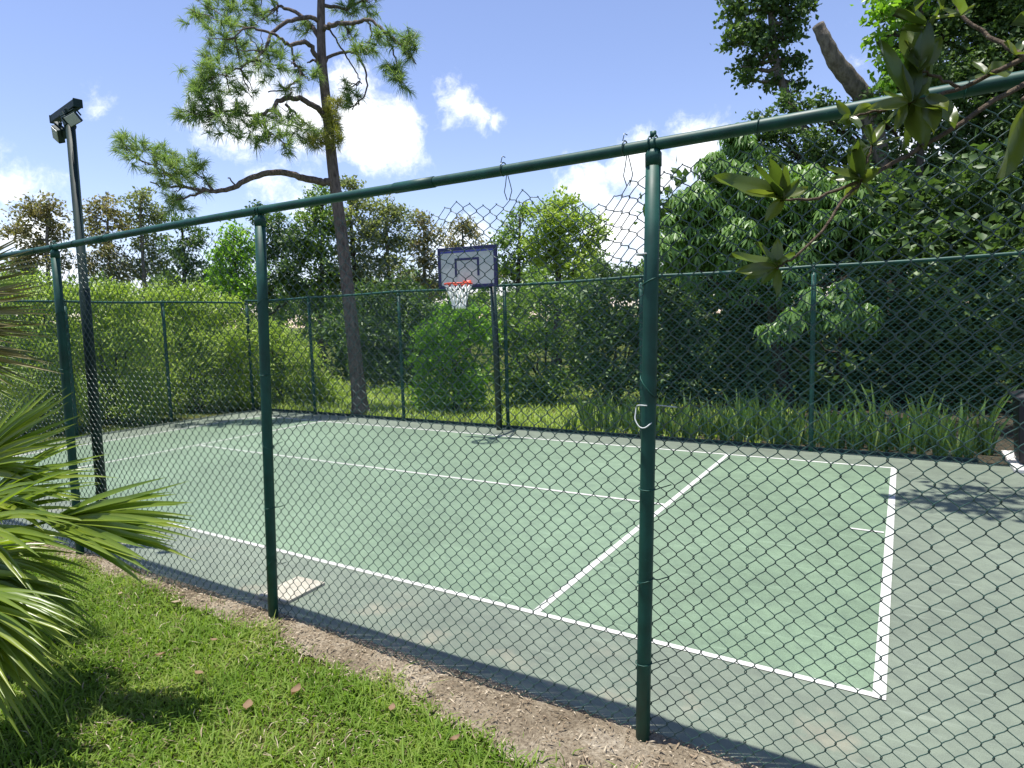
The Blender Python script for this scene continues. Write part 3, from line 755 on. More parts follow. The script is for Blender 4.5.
def tufts(lst, nlen, nn):
    Vs = []
    for px, py, rp, cnt, dz in lst:
        c = pp(px, py, dz); r = rp*pd/F_PX
        for _ in range(max(3, int(cnt*.72))):
            p = c+rand_dirs(1)[0]*r*RNG.random()**0.5*np.array([1, 1, .9])
            ax = unit(unit(p-c+1e-4)*0.5+RNG.normal(size=3)*0.45+np.array([0, 0, 0.35]))
            n = nn; d = unit(ax*0.75+RNG.normal(size=(n, 3))*0.55)
            o_ = p+ax*RNG.uniform(-.10, .06, n)[:, None]
            L = (nlen*RNG.uniform(.6, 1.1, n))[:, None]
            s = unit(np.cross(d, RNG.normal(size=(n, 3))))*0.0042
            tip = o_+d*L+np.array([0, 0, -0.22])*L*L/nlen
            Vs.append(np.stack([o_-s, o_+s, o_+d*L*.6+s*.9, tip, o_+d*L*.6-s*.9], 1).reshape(-1, 3))
    V = np.vstack(Vs); n = len(V)//5; i = np.arange(n)[:, None]*5
    return V, [i+np.array([[0, 1, 2, 4]]), i+np.array([[4, 2, 3]])]
# short twigs carrying the tufts
for px, py, rp, cnt, dz in TUFTS:
    c = pp(px, py, dz); Ls = np.vstack(limbs); s = Ls[np.argmin(np.linalg.norm(Ls-c, axis=1))]
    for _ in range(3):
        e = c+rand_dirs(1)[0]*rp*pd/F_PX*0.8
        mb.tube(wobble(spline([s, (s+e)/2+np.array([0, 0, -.04]), e], 4), .015)-pbase, np.linspace(.015, .005, 9), 4)
mb.build('trunk', M['pine_bark'], t, True)
V, F = tufts(TUFTS, 0.24, 66); np_mesh('crown', V-pbase, F, M['needles'], t)
V, F = tufts([(330, 118, 13, 26, -.2), (333, 138, 13, 24, -.2), (318, 142, 10, 14, -.4), (336, 104, 8, 12, -.1)], 0.22, 46)
np_mesh('young_shoots', V-pbase, F, M['young_needles'], t)

# ------------------------------------------------------------------ trees far behind
def gbase(px, D):   # ground point below a column at that depth
    p = at(px, 340, D); return (p[0], p[1])
G = 'trees in the row beyond the back fence'
B = lambda lst, D, sq=1.0: px_blobs(lst, D, sq)
tree('broadleaf_tree', 'brownish airy tree at far left behind the lamp pole', 'tree', gbase(40, 34), B([(30, 215, 17), (48, 208, 15), (18, 232, 14), (55, 230, 14), (38, 248, 17), (22, 262, 14), (58, 258, 12)], 34), .20, M['brownish'], M['grey_bark'], .16, .9, G)
tree('broadleaf_tree', 'brown green tree just right of the lamp pole', 'tree', gbase(104, 35), B([(92, 214, 12), (108, 208, 13), (118, 225, 12), (96, 236, 14), (110, 255, 16), (92, 266, 14), (120, 275, 12)], 35), .20, M['brownish'], M['grey_bark'], .15, .9, G)
tree('broadleaf_tree', 'grey olive tree under the left tip of the long pine limb', 'tree', gbase(145, 36), B([(140, 200, 15), (152, 215, 14), (132, 222, 12), (148, 242, 16), (160, 262, 14), (138, 270, 15)], 36), .20, M['olive'], M['grey_bark'], .16, .9, G)
tree('broadleaf_tree', 'dark narrow tree between the olive tree and the bright green one', 'tree', gbase(186, 33), B([(182, 222, 11), (195, 238, 14), (175, 250, 14), (190, 268, 18), (172, 285, 14), (205, 280, 14)], 33), .195, M['dark'], M['dark_bark'], .15, .9, G)
tree('broadleaf_tree', 'fresh bright green tree left of the second fence post', 'tree', gbase(236, 27), B([(234, 236, 13), (226, 252, 15), (246, 252, 14), (232, 272, 20), (250, 280, 14), (216, 282, 13), (238, 298, 18)], 27), .18, M['bright'], M['dark_bark'], .14, 1.2, G)
tree('broadleaf_tree', 'dark tree hidden behind the second fence post', 'tree', gbase(272, 30), B([(262, 212, 12), (276, 226, 15), (290, 240, 16), (268, 252, 16), (284, 272, 20), (300, 290, 16), (262, 290, 14)], 30), .195, M['dark'], M['dark_bark'], .17, 1.1, G)
tree('broadleaf_tree', 'tall olive tree left of the pine trunk', 'tree', gbase(322, 30), B([(322, 200, 16), (310, 220, 18), (332, 225, 16), (316, 248, 20), (300, 258, 18), (330, 275, 22), (312, 300, 18)], 30), .195, M['mid'], M['dark_bark'], .18, 1.1, G)
tree('broadleaf_tree', 'olive green tree rising directly behind the pine trunk', 'tree', gbase(354, 31), B([(350, 188, 13), (360, 205, 14), (345, 220, 16), (366, 232, 16), (354, 255, 20), (345, 285, 18), (370, 280, 18)], 31), .195, M['olive'], M['dark_bark'], .18, 1.1, G)
tree('broadleaf_tree', 'grey green tree just right of the pine trunk', 'tree', gbase(390, 32), B([(386, 212, 15), (400, 216, 13), (380, 235, 16), (398, 240, 16), (388, 262, 19), (402, 280, 14), (380, 295, 17)], 32), .195, M['olive'], M['grey_bark'], .17, 1.0, G)
tree('broadleaf_tree', 'brown tinged tree left of the basketball backboard', 'tree', gbase(424, 33), B([(424, 220, 13), (432, 236, 13), (418, 244, 13), (428, 262, 16), (415, 278, 13), (436, 285, 12)], 33), .195, M['brownish'], M['grey_bark'], .16, .9, G)
tree('broadleaf_tree', 'thin tree directly behind the basketball backboard', 'tree', gbase(468, 36), B([(462, 225, 11), (475, 232, 12), (455, 245, 12), (480, 252, 13), (466, 265, 15), (490, 272, 10)], 36), .195, M['brownish'], M['grey_bark'], .15, .8, G)
tree('broadleaf_tree', 'round yellow topped tree right of the basketball backboard', 'tree', gbase(556, 27), B([(560, 204, 17), (545, 218, 17), (578, 216, 16), (562, 232, 20), (596, 230, 14), (535, 240, 17), (585, 246, 16), (552, 256, 20), (575, 268, 18)], 27), .185, M['willow'], M['dark_bark'], .2, 1.1, G)
tree('broadleaf_tree', 'small green tree crowding the left side of the round tree', 'tree', gbase(516, 28), B([(520, 214, 10), (512, 232, 13), (505, 248, 12), (524, 256, 14), (510, 270, 13)], 28), .19, M['mid'], M['dark_bark'], .14, 1.0, G)
tree('broadleaf_tree', 'low dark tree in the gap right of the round tree', 'tree', gbase(610, 34), B([(600, 272, 14), (620, 278, 13), (640, 280, 12), (585, 284, 12)], 34), .195, M['dark'], M['dark_bark'], .14, 1.0, G)
# the wooded mass at the back: reads as one
bl = []
for x in np.arange(-60, 22, 1.7):
    for z in (0.8, 2.2, 3.6, 4.9+RNG.uniform(-.6, 1.3)):
        bl.append((np.array([x+RNG.normal(0, .4), 40+RNG.normal(0, 1.5)-0.30*x, z+RNG.uniform(-.3, .7)]), (1.5, 1.2, 1.2)))
for y in np.arange(-30, 52, 1.7):
    for z in (0.8, 2.2, 3.6, 4.8+RNG.uniform(-.6, 1.2)):
        bl.append((np.array([-50+RNG.normal(0, 1.2), y, z+RNG.uniform(-.3, .7)]), (1.2, 1.5, 1.2)))
V, F = scatter(bl, .30, .6, .85); 
tag(np_mesh('distant_woods', V, F, M['mid']), 'far off dark green woods closing the view behind all the trees', 'woods', kind='stuff')

# ------------------------------------------------------------------ shrubs by the left end and back fence
GL = 'pale willow-like shrubs outside the left end of the court'
def sb(px, D): return gbase(px, D)
shrub('shrub', 'yellow green feathery shrub at the far left behind the upper palm frond', sb(30, 12.3), B([(20, 300, 28), (45, 296, 24), (10, 340, 34), (50, 345, 34), (30, 390, 34), (65, 390, 26), (20, 425, 24), (60, 420, 22)], 12.3), .13, M['willow'], 1.0, .26, .35, GL)
shrub('shrub', 'yellow green feathery shrub behind the lamp pole', sb(105, 13.2), B([(95, 300, 22), (125, 300, 22), (100, 335, 32), (135, 335, 30), (105, 380, 34), (140, 385, 30), (100, 410, 22), (140, 408, 20)], 13.2), .13, M['willow'], 1.0, .26, .35, GL)
shrub('shrub', 'broad yellow green shrub behind the left end fence corner', sb(195, 14.7), B([(165, 300, 20), (195, 302, 22), (225, 315, 22), (175, 335, 32), (210, 345, 32), (240, 350, 28), (180, 385, 34), (225, 388, 32), (175, 405, 18), (220, 400, 16)], 14.7), .13, M['willow'], 1.0, .26, .35, GL)
shrub('shrub', 'low yellow green shrub between the corner and the pine trunk', sb(285, 15.5), B([(262, 335, 22), (285, 350, 24), (305, 365, 22), (268, 385, 30), (300, 395, 26), (325, 392, 20), (335, 405, 12)], 15.5), .13, M['willow'], 1.0, .26, .35, GL)
shrub('shrub', 'small lime shrub just right of the pine trunk', sb(395, 17), B([(385, 400, 14), (400, 396, 14), (415, 404, 12), (378, 410, 9)], 17), .12, M['lime'], 1.0, .3, .2)
shrub('shrub', 'dark shrub in shade behind the pine trunk', sb(375, 22), B([(345, 330, 26), (378, 325, 26), (405, 335, 24), (350, 370, 26), (385, 365, 26), (412, 372, 20)], 22), .20, M['dark'], 1.0, .4)
shrub('shrub', 'bright green leafy shrub left of the hoop pole', sb(455, 13.4), B([(450, 318, 17), (472, 312, 16), (430, 338, 18), (455, 345, 22), (484, 332, 18), (436, 368, 22), (470, 372, 24), (440, 395, 18), (472, 398, 16), (425, 392, 14)], 13.4), .115, M['bright'], 1.2, .5)
shrub('shrub', 'mid green leafy shrub right of the hoop pole', sb(545, 14.2), B([(515, 308, 17), (545, 298, 18), (575, 300, 18), (530, 340, 26), (570, 338, 26), (500, 342, 18), (515, 378, 22), (555, 380, 24), (585, 370, 22), (530, 395, 14)], 14.2), .115, M['mid'], 1.2, .5)
shrub('shrub', 'rounded dark green shrub behind the left end of the spiky plants', sb(610, 13.6), B([(592, 298, 18), (618, 288, 20), (642, 282, 20), (600, 335, 28), (638, 328, 28), (605, 378, 26), (640, 375, 28), (655, 300, 24), (600, 405, 16)], 13.6), .12, M['dark'], 1.2, .45)
shrub('shrub', 'dark bushy growth filling the gap between the pine and the bright shrub', sb(395, 19), B([(372, 300, 22), (400, 296, 22), (420, 310, 20), (360, 340, 24), (395, 335, 26), (420, 350, 20), (378, 368, 20), (405, 372, 18)], 19), .15, M['dark'], 1.2, .45)

# ------------------------------------------------------------------ shaded trees at right
UB = [(735, 140, 17), (712, 165, 16), (685, 200, 14), (672, 250, 20), (676, 225, 16), (700, 200, 20), (725, 175, 20), (745, 150, 20), (740, 270, 30), (780, 275, 28), (705, 245, 26), (722, 215, 28), (745, 188, 26), (735, 245, 30), (768, 225, 34), (800, 195, 34), (835, 215, 34), (800, 250, 34), (690, 270, 18), (690, 215, 15), (860, 190, 26), (870, 240, 30)]
tree('umbrella_tree', 'glossy umbrella tree with drooping finger leaves right of the near post', 'tree', gbase(790, 12.9), B(UB, 12.5), .19, M['umbrella'], M['dark_bark'], .14, 1.5, None, kind='palm')
tree('umbrella_tree', 'low umbrella tree branch of bright finger leaves seen above the spiky plants', 'tree', gbase(840, 12.4), B([(835, 312, 22), (862, 318, 17), (812, 300, 15), (790, 320, 16), (770, 330, 12), (845, 290, 14)], 11.3), .19, M['umbrella'], M['dark_bark'], .06, 1.7, None, kind='palm')
tree('leafy_tree', 'dark small leaved tree crown against the sky left of the sawn trunk', 'tree', gbase(850, 15), B([(736, 8, 18), (762, -8, 22), (788, 2, 18), (745, 32, 17), (770, 28, 22), (765, 55, 14), (770, 84, 9), (797, 84, 9), (748, 80, 7), (742, 66, 9), (795, 22, 13), (790, 38, 10), (733, 42, 8), (750, 62, 8), (784, 62, 11), (798, 60, 7), (775, -50, 30), (805, -40, 16), (808, 4, 6)], 15), .125, M['dark'], M['grey_bark'], .17, 1.35, None, .65,
     trunk_pts=[np.append(gbase(850, 15), -.05), at(845, 300, 15), at(825, 180, 15), at(796, 115, 15), at(778, 70, 15), at(770, 0, 15), at(770, -45, 15)])
# sawn off trunk
t = empty('sawn_tree', 'thick grey tree trunk sawn off at the top against the sky', 'tree'); sbp = np.append(gbase(905, 13.5), -.05); t.location = sbp
mb = MB(); P = spline([sbp, at(895, 330, 13.5), at(885, 200, 13.5), at(868, 110, 13.5), at(852, 82, 13.4), at(836, 62, 13.3), at(826, 42, 13.2), at(818, 25, 13.2)], 6)
mb.tube(P-sbp, np.interp(np.linspace(0, 1, len(P)), [0, .4, .7, .85, 1], [.26, .20, .165, .135, .115])*(1+.05*np.sin(np.arange(len(P))*1.7)), 14)
mb.tube(wobble(spline([at(868, 112, 13.5), at(888, 96, 13.4), at(905, 60, 13.3)], 5), .02)-sbp, np.linspace(.10, .05, 11), 8)
mb.build('trunk', M['grey_bark'], t, True)
mb = MB(); dv = unit(P[-1]-P[-2]); mb.tube([P[-1]-sbp-dv*.002, P[-1]-sbp+dv*.006], .108, 14); mb.build('cut_face', M['cut_wood'], t)
V, F = scatter(B([(868, 100, 6), (880, 112, 10), (884, 88, 7)], 13.3), .13, .6, 1.0); np_mesh('crown', V-sbp, F, M['dark'], t)
RB = [(762, 118, 13), (788, 102, 13), (818, 106, 15), (843, 122, 18), (780, 138, 20), (812, 148, 24), (850, 158, 22), (757, 146, 14), (800, 180, 26), (840, 195, 26), (866, 104, 12), (770, 165, 16), (900, 12, 20), (900, 48, 18), (915, 40, 24), (945, 20, 40), (990, 10, 44), (930, 80, 36), (985, 70, 42), (1030, 50, 44), (905, 110, 30), (950, 130, 40), (1005, 135, 44), (920, 180, 40), (970, 195, 44),
      (1030, 200, 46), (895, 235, 36), (940, 245, 42), (1000, 255, 46), (920, -35, 36), (970, -50, 54), (1040, -40, 54), (1080, 90, 60), (1090, 200, 60), (870, 165, 22)]
tree('leafy_tree', 'large dense dark tree filling the upper right corner', 'tree', gbase(985, 14.2), B(RB+[(b[0]+12, min(b[1], 200)-10, b[2]) for b in RB[12::2]], 13.7), .105, M['dark'], M['dark_bark'], .19, 1.1, None, .6)
tree('leafy_tree', 'bright leaved tree top beside the sawn trunk at top right', 'tree', gbase(930, 13), B([(880, 12, 12), (895, -8, 18), (886, 36, 12), (894, 62, 10), (906, 12, 17), (890, 85, 7), (920, -25, 24)], 12.6), .15, M['bright'], M['dark_bark'], .11, 1.1, None, .6)
# canopy above the frame shading the court; back clumps added to darken the understorey
tree('leafy_tree', 'overhanging tree whose limbs shade the right corner of the court', 'tree', (5.9, 10.6),
     [(np.array(c), r) for c, r in (((0.0, 7.35, 6.4), (.55, .35, .3)), ((-.45, 6.75, 6.6), (.5, .3, .3)), ((.55, 6.6, 6.8), (.6, .4, .3)), ((1.2, 8.2, 6.5), (.7, .5, .4)), ((1.2, 7.2, 6.6), (.7, .4, .3)), ((2.2, 8.0, 6.8), (.9, .5, .5)), ((2.4, 8.9, 6.4), (.7, .5, .4)), ((0.8, 11.2, 8.6), (1.2, .9, .7)), ((-.9, 11.6, 8.8), (1.3, 1.0, .7)), ((2.4, 11.2, 8.6), (1.3, 1.0, .7)))],
     .16, M['dark'], M['dark_bark'], .2, 1.1, None, .6, trunk_pts=[(5.9, 10.6, -.05), (5.8, 10.5, 2.5), (5.2, 10.4, 5.0), (4.0, 10.2, 7.6), (2.8, 10.2, 9.0)])
GU = 'dark understorey shrubs behind the spiky plants'
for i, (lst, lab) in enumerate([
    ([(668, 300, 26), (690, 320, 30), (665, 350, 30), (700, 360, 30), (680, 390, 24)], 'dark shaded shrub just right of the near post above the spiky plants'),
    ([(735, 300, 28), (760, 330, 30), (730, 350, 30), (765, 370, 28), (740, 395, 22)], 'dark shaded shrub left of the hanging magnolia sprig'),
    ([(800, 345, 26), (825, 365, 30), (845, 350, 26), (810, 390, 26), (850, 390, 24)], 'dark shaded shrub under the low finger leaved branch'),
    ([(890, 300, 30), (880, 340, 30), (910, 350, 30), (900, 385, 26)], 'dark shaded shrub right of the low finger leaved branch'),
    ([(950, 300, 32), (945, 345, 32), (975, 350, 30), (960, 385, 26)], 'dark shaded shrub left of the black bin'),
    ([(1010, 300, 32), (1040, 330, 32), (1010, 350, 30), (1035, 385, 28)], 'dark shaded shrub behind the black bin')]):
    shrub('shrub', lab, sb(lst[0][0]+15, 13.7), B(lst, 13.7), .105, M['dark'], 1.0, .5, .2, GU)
# deep shade hedge mass behind them
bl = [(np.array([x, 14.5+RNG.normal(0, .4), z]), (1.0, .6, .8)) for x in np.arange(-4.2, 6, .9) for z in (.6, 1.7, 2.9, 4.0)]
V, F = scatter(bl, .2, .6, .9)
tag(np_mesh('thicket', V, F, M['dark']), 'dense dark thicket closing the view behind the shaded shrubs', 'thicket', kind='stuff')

# ------------------------------------------------------------------ spiky plants along the back fence
def make_spiky():
    t = empty('snake_plant', 'clump of upright sword shaped yellow edged leaves along the back fence', 'plant', 'spiky sword leaved plants along the back fence')
    Vs, Fs, off = [], [], 0
    nb = 13
    for k in range(nb):
        a = RNG.uniform(0, 2*np.pi); rr = RNG.uniform(0, .13); b = np.array([rr*math.cos(a), rr*math.sin(a), -.03])
        h = RNG.uniform(.40, .95); lean = RNG.uniform(.04, .42); w = RNG.uniform(.055, .095); tw = RNG.uniform(-.6, .6)
        d = np.array([math.cos(a), math.sin(a), 0]); fa = RNG.uniform(0, np.pi); m_ = 7
        for i in range(m_):
            q = i/(m_-1); wd = w*(math.sin(min(1, q*1.1+.28)*math.pi*.62))*(1-q**3)+.002
            s = np.array([math.cos(fa+tw*q), math.sin(fa+tw*q), 0]); nn = np.cross(s, [0, 0, 1.0])
            c = b+np.array([0, 0, h*q])+d*h*lean*q*q
            Vs += [c-s*wd/2+nn*.006, c, c+s*wd/2+nn*.006]
        for i in range(m_-1):
            for j in range(2):
                o_ = off+i*3+j; Fs.append((o_, o_+1, o_+4, o_+3))
        off += m_*3
    np_mesh('leaves', np.array(Vs), np.array(Fs), M['snake'], t, True)
    return t
protos = [make_spiky() for _ in range(5)]
def copy_tree(o):
    c = o.copy(); COL.objects.link(c)
    for ch in o.children:
        d = ch.copy(); COL.objects.link(d); d.parent = c
    return c
used = set(); cnt = 0
for row, (yy, zs) in enumerate(((FAR_Y+.30, .72), (FAR_Y+.55, .95), (FAR_Y+.85, 1.05))):
    for x in np.arange(-4.8+row*.08, 0.95, .18):
        k = cnt % 5; cnt += 1
        o = protos[k] if k not in used else copy_tree(protos[k]); used.add(k)
        o.location = (x+RNG.normal(0, .05), yy+RNG.normal(0, .06), 0); o.rotation_euler = (0, 0, RNG.uniform(0, 6.28))
        s = .86*zs*RNG.uniform(.65, 1.15)*(.78 if x < -2.2 else 1); o.scale = (s, s, s)

# ------------------------------------------------------------------ fan palms at left
def frond(t, hub, tip, nrm, spread, nseg, root, mat, width=.026, droop=.22, split=.55, seed=0):
    """fan leaf: stalk from the root, then folded segments radiating from the hub"""
    hub, tip, root = map(np.asarray, (hub, tip, root))
    a = tip-hub; L = np.linalg.norm(a); a = a/L
    n = unit(nrm-a*np.dot(nrm, a)); s = np.cross(n, a)
    Vs, Fs, off = [], [], 0
    m_ = 8
    nseg = int(nseg*1.15)
    for j in range(nseg):
        th = (j/(nseg-1)-.5)*2*spread+RNG.normal(0, .025)
        d = unit(math.cos(th)*a+math.sin(th)*s+n*0.10*RNG.normal())
        sl = L*(1-.22*(th/max(spread, .1))**2)*RNG.uniform(.9, 1.08)
        sd = unit(np.cross(n, d)); w = width*RNG.uniform(.8, 1.15)
        dr = droop*RNG.uniform(.6, 1.6); bend = RNG.normal(0, .05)
        for i in range(m_):
            q = i/(m_-1)
            wd = 1.35*w*min(1, .18+q*2.3)*(1-max(0, (q-.45)/.55)**1.3)+.0012
            c = hub+d*sl*q+np.array([0, 0, -1.0])*dr*sl*max(0, q-.25)**2+sd*bend*sl*q*q
            fold = .42
            Vs += [c-sd*wd/2+n*wd*fold, c, c+sd*wd/2+n*wd*fold]
        for i in range(m_-1):
            for k in range(2):
                o_ = off+i*3+k; Fs.append((o_, o_+1, o_+4, o_+3))
        off += m_*3
    fr = np_mesh('frond', np.array(Vs)-np.array(t.location), np.array(Fs), mat, t, False)
    mb = MB(); P = spline([root, (root+hub)/2+np.array([0, 0, .05]), hub, hub+a*L*.12], 5)
    mb.tube(P-np.array(t.location), np.linspace(.013, .005, len(P)), 6); mb.build('stalk', M['palm'], fr, True)
    return fr
def palm_trunk(t, base, top, r):
    mb = MB(); P = spline([base, (base+top)/2+RNG.normal(0, .02, 3), top], 8)
    k = np.arange(len(P)); mb.tube(P-np.array(t.location), r*(1+.12*(k % 2)), 12); mb.build('trunk', M['dark_bark'], t, True)
D0 = 3.25
crown = at(-75, 585, D0); base = np.array([crown[0]-.03, crown[1]-.03, -.05])
t = empty('fan_palm', 'low fan palm with glossy arching green fronds at the left edge', 'palm'); t.location = base; bpy.context.view_layer.update()
palm_trunk(t, base, crown, .08)
toC = -FWD; UP = np.array([0, 0, 1.0])
def P3(px, py, D): return at(px, py, D)
FR = [  # hub, tip, normal mix, spread, segments, length depths
    ((46, 522, 3.2), (185, 520, 3.0), UP*.75+toC*.6, .37, 24, .032, .07),
    ((-30, 470, 3.4), (72, 405, 3.3), UP*.5+toC*.8, .55, 22, .026, .10),
    ((-20, 500, 3.3), (92, 462, 3.2), UP*.8+toC*.5, .60, 20, .026, .20),
    ((-35, 530, 3.15), (85, 500, 3.0), UP*.8+toC*.5, .55, 20, .026, .25),
    ((-30, 560, 3.2), (80, 585, 3.05), UP*.9+toC*.3, .45, 20, .026, .25),
    ((-50, 575, 3.0), (62, 615, 2.85), UP*.9+toC*.4, .45, 18, .026, .30),
    ((-55, 585, 2.9), (55, 650, 2.7), UP*.6+toC*.7, .40, 18, .026, .35),
    ((-60, 600, 2.9), (38, 700, 2.75), UP*.5+toC*.8, .40, 18, .026, .30),
    ((-60, 560, 3.4), (60, 530, 3.7), UP*.9, .7, 20, .026, .20),
    ((-100, 500, 3.2), (-160, 400, 3.2), UP*.5+toC*.6, .8, 20, .026, .20),
    ((-120, 590, 3.0), (-230, 620, 2.9), UP*.9+toC*.3, .8, 20, .026, .25),
    ((-60, 540, 3.6), (60, 560, 4.2), UP*.9, .8, 20, .026, .30),
    ((-70, 600, 2.8), (0, 640, 2.35), UP*.9+toC*.2, .6, 18, .026, .35)]
for h, tp, nr, sp, ns, w, dr in FR:
    frond(t, P3(*h), P3(*tp), nr, sp, ns, crown+RNG.normal(0, .02, 3), M['palm'], w, dr)
D1 = 3.9
crown = at(-130, 300, D1); base = np.array([crown[0], crown[1], -.05])
t = empty('fan_palm', 'taller fan palm whose yellowing fronds reach in at the upper left edge', 'palm'); t.location = base
palm_trunk(t, base, crown, .10)
FR = [((-95, 300, 3.8), (45, 252, 3.7), UP*.4+toC*.8, .22, 16, .020, .04, 'dry_palm'), ((-95, 320, 3.8), (48, 300, 3.7), UP*.4+toC*.8, .30, 20, .020, .06, 'dry_palm'),
      ((-100, 340, 3.85), (40, 345, 3.75), UP*.5+toC*.7, .35, 22, .022, .10, 'dry_palm'), ((-110, 350, 3.9), (28, 385, 3.9), UP*.6+toC*.6, .40, 22, .022, .16, 'palm'), ((-90, 310, 4.0), (30, 280, 4.1), UP*.5+toC*.7, .4, 20, .02, .08, 'palm'),
      ((-120, 330, 4.0), (20, 330, 4.3), UP*.5+toC*.7, .55, 22, .022, .15, 'palm'), ((-170, 260, 3.9), (-280, 200, 3.9), UP*.4+toC*.7, .8, 20, .022, .12, 'palm'), ((-160, 310, 3.8), (-290, 330, 3.6), UP*.7, .8, 20, .022, .15, 'palm'),
      ((-130, 250, 3.9), (-110, 150, 4.0), UP*.1+toC*.9, .6, 20, .022, .08, 'palm')]
for h, tp, nr, sp, ns, w, dr, mm in FR:
    frond(t, P3(*h), P3(*tp), nr, sp, ns, crown+RNG.normal(0, .02, 3), M[mm], w, dr)

# ------------------------------------------------------------------ magnolia bough overhanging from the right
mbase = np.append(at(1330, 400, 2.0)[:2], -.05)
t = empty('magnolia_tree', 'magnolia bough with broad leathery olive leaves hanging over the near fence top', 'tree'); t.location = mbase
mb = MB()
P = spline([mbase, mbase+(0.03, .02, 1.2), at(1290, 150, 2.0), at(1270, 20, 2.0), at(1260, -120, 2.0)], 6)
mb.tube(P-mbase, np.linspace(.10, .05, len(P)), 10)
def bough(pts, r0, r1=.003, D=1.75):
    Q = wobble(spline([at(p[0], p[1], p[2] if len(p) > 2 else D) for p in pts], 5), .0025)
    mb.tube(Q-mbase, np.linspace(r0, r1, len(Q)), 7); return Q
bough([(1285, 60, 2.0), (1150, 60, 1.85), (1024, 85, 1.75), (963, 122), (896, 162), (861, 181), (809, 199), (780, 201)], .0095, .003)
bough([(861, 181), (840, 205), (817, 237), (786, 262), (774, 268)], .0048, .003)
bough([(859, 181), (866, 163), (872, 146)], .005, .003)
bough([(1275, 0, 2.0), (1120, 20, 1.8), (1024, 58, 1.7), (975, 82), (928, 98), (905, 104)], .009, .004)
bough([(1024, 58, 1.72), (990, 35, 1.8), (963, 16, 1.85), (945, -20, 1.9)], .007, .004)
bough([(960, 88), (935, 76), (918, 72)], .005, .003); bough([(1280, 80, 2.0), (1120, 60, 1.6), (1050, 70, 1.4), (1022, 100, 1.35)], .010, .004)
bough([(896, 108), (870, 112), (850, 118)], .004, .003)
mb.build('trunk', M['twig_bark'], t, True)
LV, LF = [], []; off = 0
def mleaf(b, tip, wf=.40, D=1.75, D2=None, face=None):
    global off
    B0 = at(b[0], b[1], D); T0 = at(tip[0], tip[1], D2 if D2 else D)
    A = T0-B0; L = np.linalg.norm(A); A = A/L
    n = unit(face if face is not None else (-FWD*RNG.uniform(.5, 1.2)+np.array([0, 0, RNG.uniform(-.2, .9)])+RNG.normal(0, .3, 3)))
    n = unit(n-A*np.dot(n, A)); S = np.cross(n, A); W = L*wf
    q = np.linspace(0, 1, 9); prof = np.sin(np.pi*np.clip(q, 0.0, 1)**.85)**.8; prof[0] = .06; prof[-1] = 0.01
    curl = RNG.uniform(.02, .12)
    for i in range(9):
        c = B0+A*L*q[i]-n*curl*L*q[i]**2
        for k in (-1, -.5, 0, .5, 1):
            LV.append(c+S*W*.5*prof[i]*k+n*W*(.22*abs(k)+.05*math.sin(q[i]*9)*abs(k)))
    for i in range(8):
        for k in range(4):
            o_ = off+i*5+k; LF.append((o_, o_+1, o_+6, o_+5))
    off += 45
for b, tips in [((782, 200), [(712, 178), (745, 190), (757, 163), (770, 158), (785, 165), (800, 178), (808, 188), (775, 175), (765, 222)]),
                ((776, 268), [(730, 256), (735, 272), (757, 242), (778, 238), (795, 252), (745, 280), (778, 298), (760, 285), (765, 262)]),
                ((860, 180), [(848, 148), (842, 165), (868, 150), (858, 140), (830, 178), (825, 168), (872, 196), (845, 198), (880, 168)]),
                ((872, 147), [(885, 120), (862, 128), (900, 138), (850, 150), (868, 125)]),
                ((908, 103), [(880, 40), (925, 42), (912, 48), (882, 92), (898, 78), (868, 108), (885, 122), (925, 150), (905, 150), (942, 110), (895, 132), (930, 62), (917, 108), (900, 60)]),
                ((850, 118), [(835, 100), (838, 122), (842, 130), (860, 128), (872, 105)]),
                ((928, 98), [(955, 128), (915, 78), (935, 130), (948, 108)]),
                ((918, 72), [(905, 40), (928, 20), (940, 38), (895, 62), (906, 22)]),
                ((925, 30), [(895, 12), (910, 5), (938, 8), (900, 30)]),
                ((985, 75), [(972, 60), (995, 62), (1010, 68), (968, 80)]),
                ((1014, 55), [(1024, 38), (1004, 42), (1032, 52)]),
                ((960, 16), [(940, 8), (955, -8), (975, 5), (930, 18)]),
                ((940, -15), [(900, -5), (915, 10), (940, 12), (870, -12), (895, -30)])]:
    for tp in tips: mleaf(b, tp, RNG.uniform(.32, .43), 1.75+RNG.uniform(-.03, .03), 1.75+RNG.uniform(-.09, .06))
mleaf((1026, 98), (1001, 178), .42, 1.35, 1.33, -FWD*.9+RIGHT*.5)
mleaf((1026, 96), (1050, 165), .4, 1.35, 1.30)
# more leaves along the bough out of the frame
for _ in range(60):
    q = RNG.random(); b = (1130+170*q, 60+RNG.normal(0, 25)); mleaf(b, (b[0]+RNG.normal(0, 45), b[1]+RNG.normal(0, 45)), .4, 1.9, 1.85+RNG.normal(0, .08))
np_mesh('crown', np.array(LV)-mbase, np.array(LF), M['magnolia'], t, True)

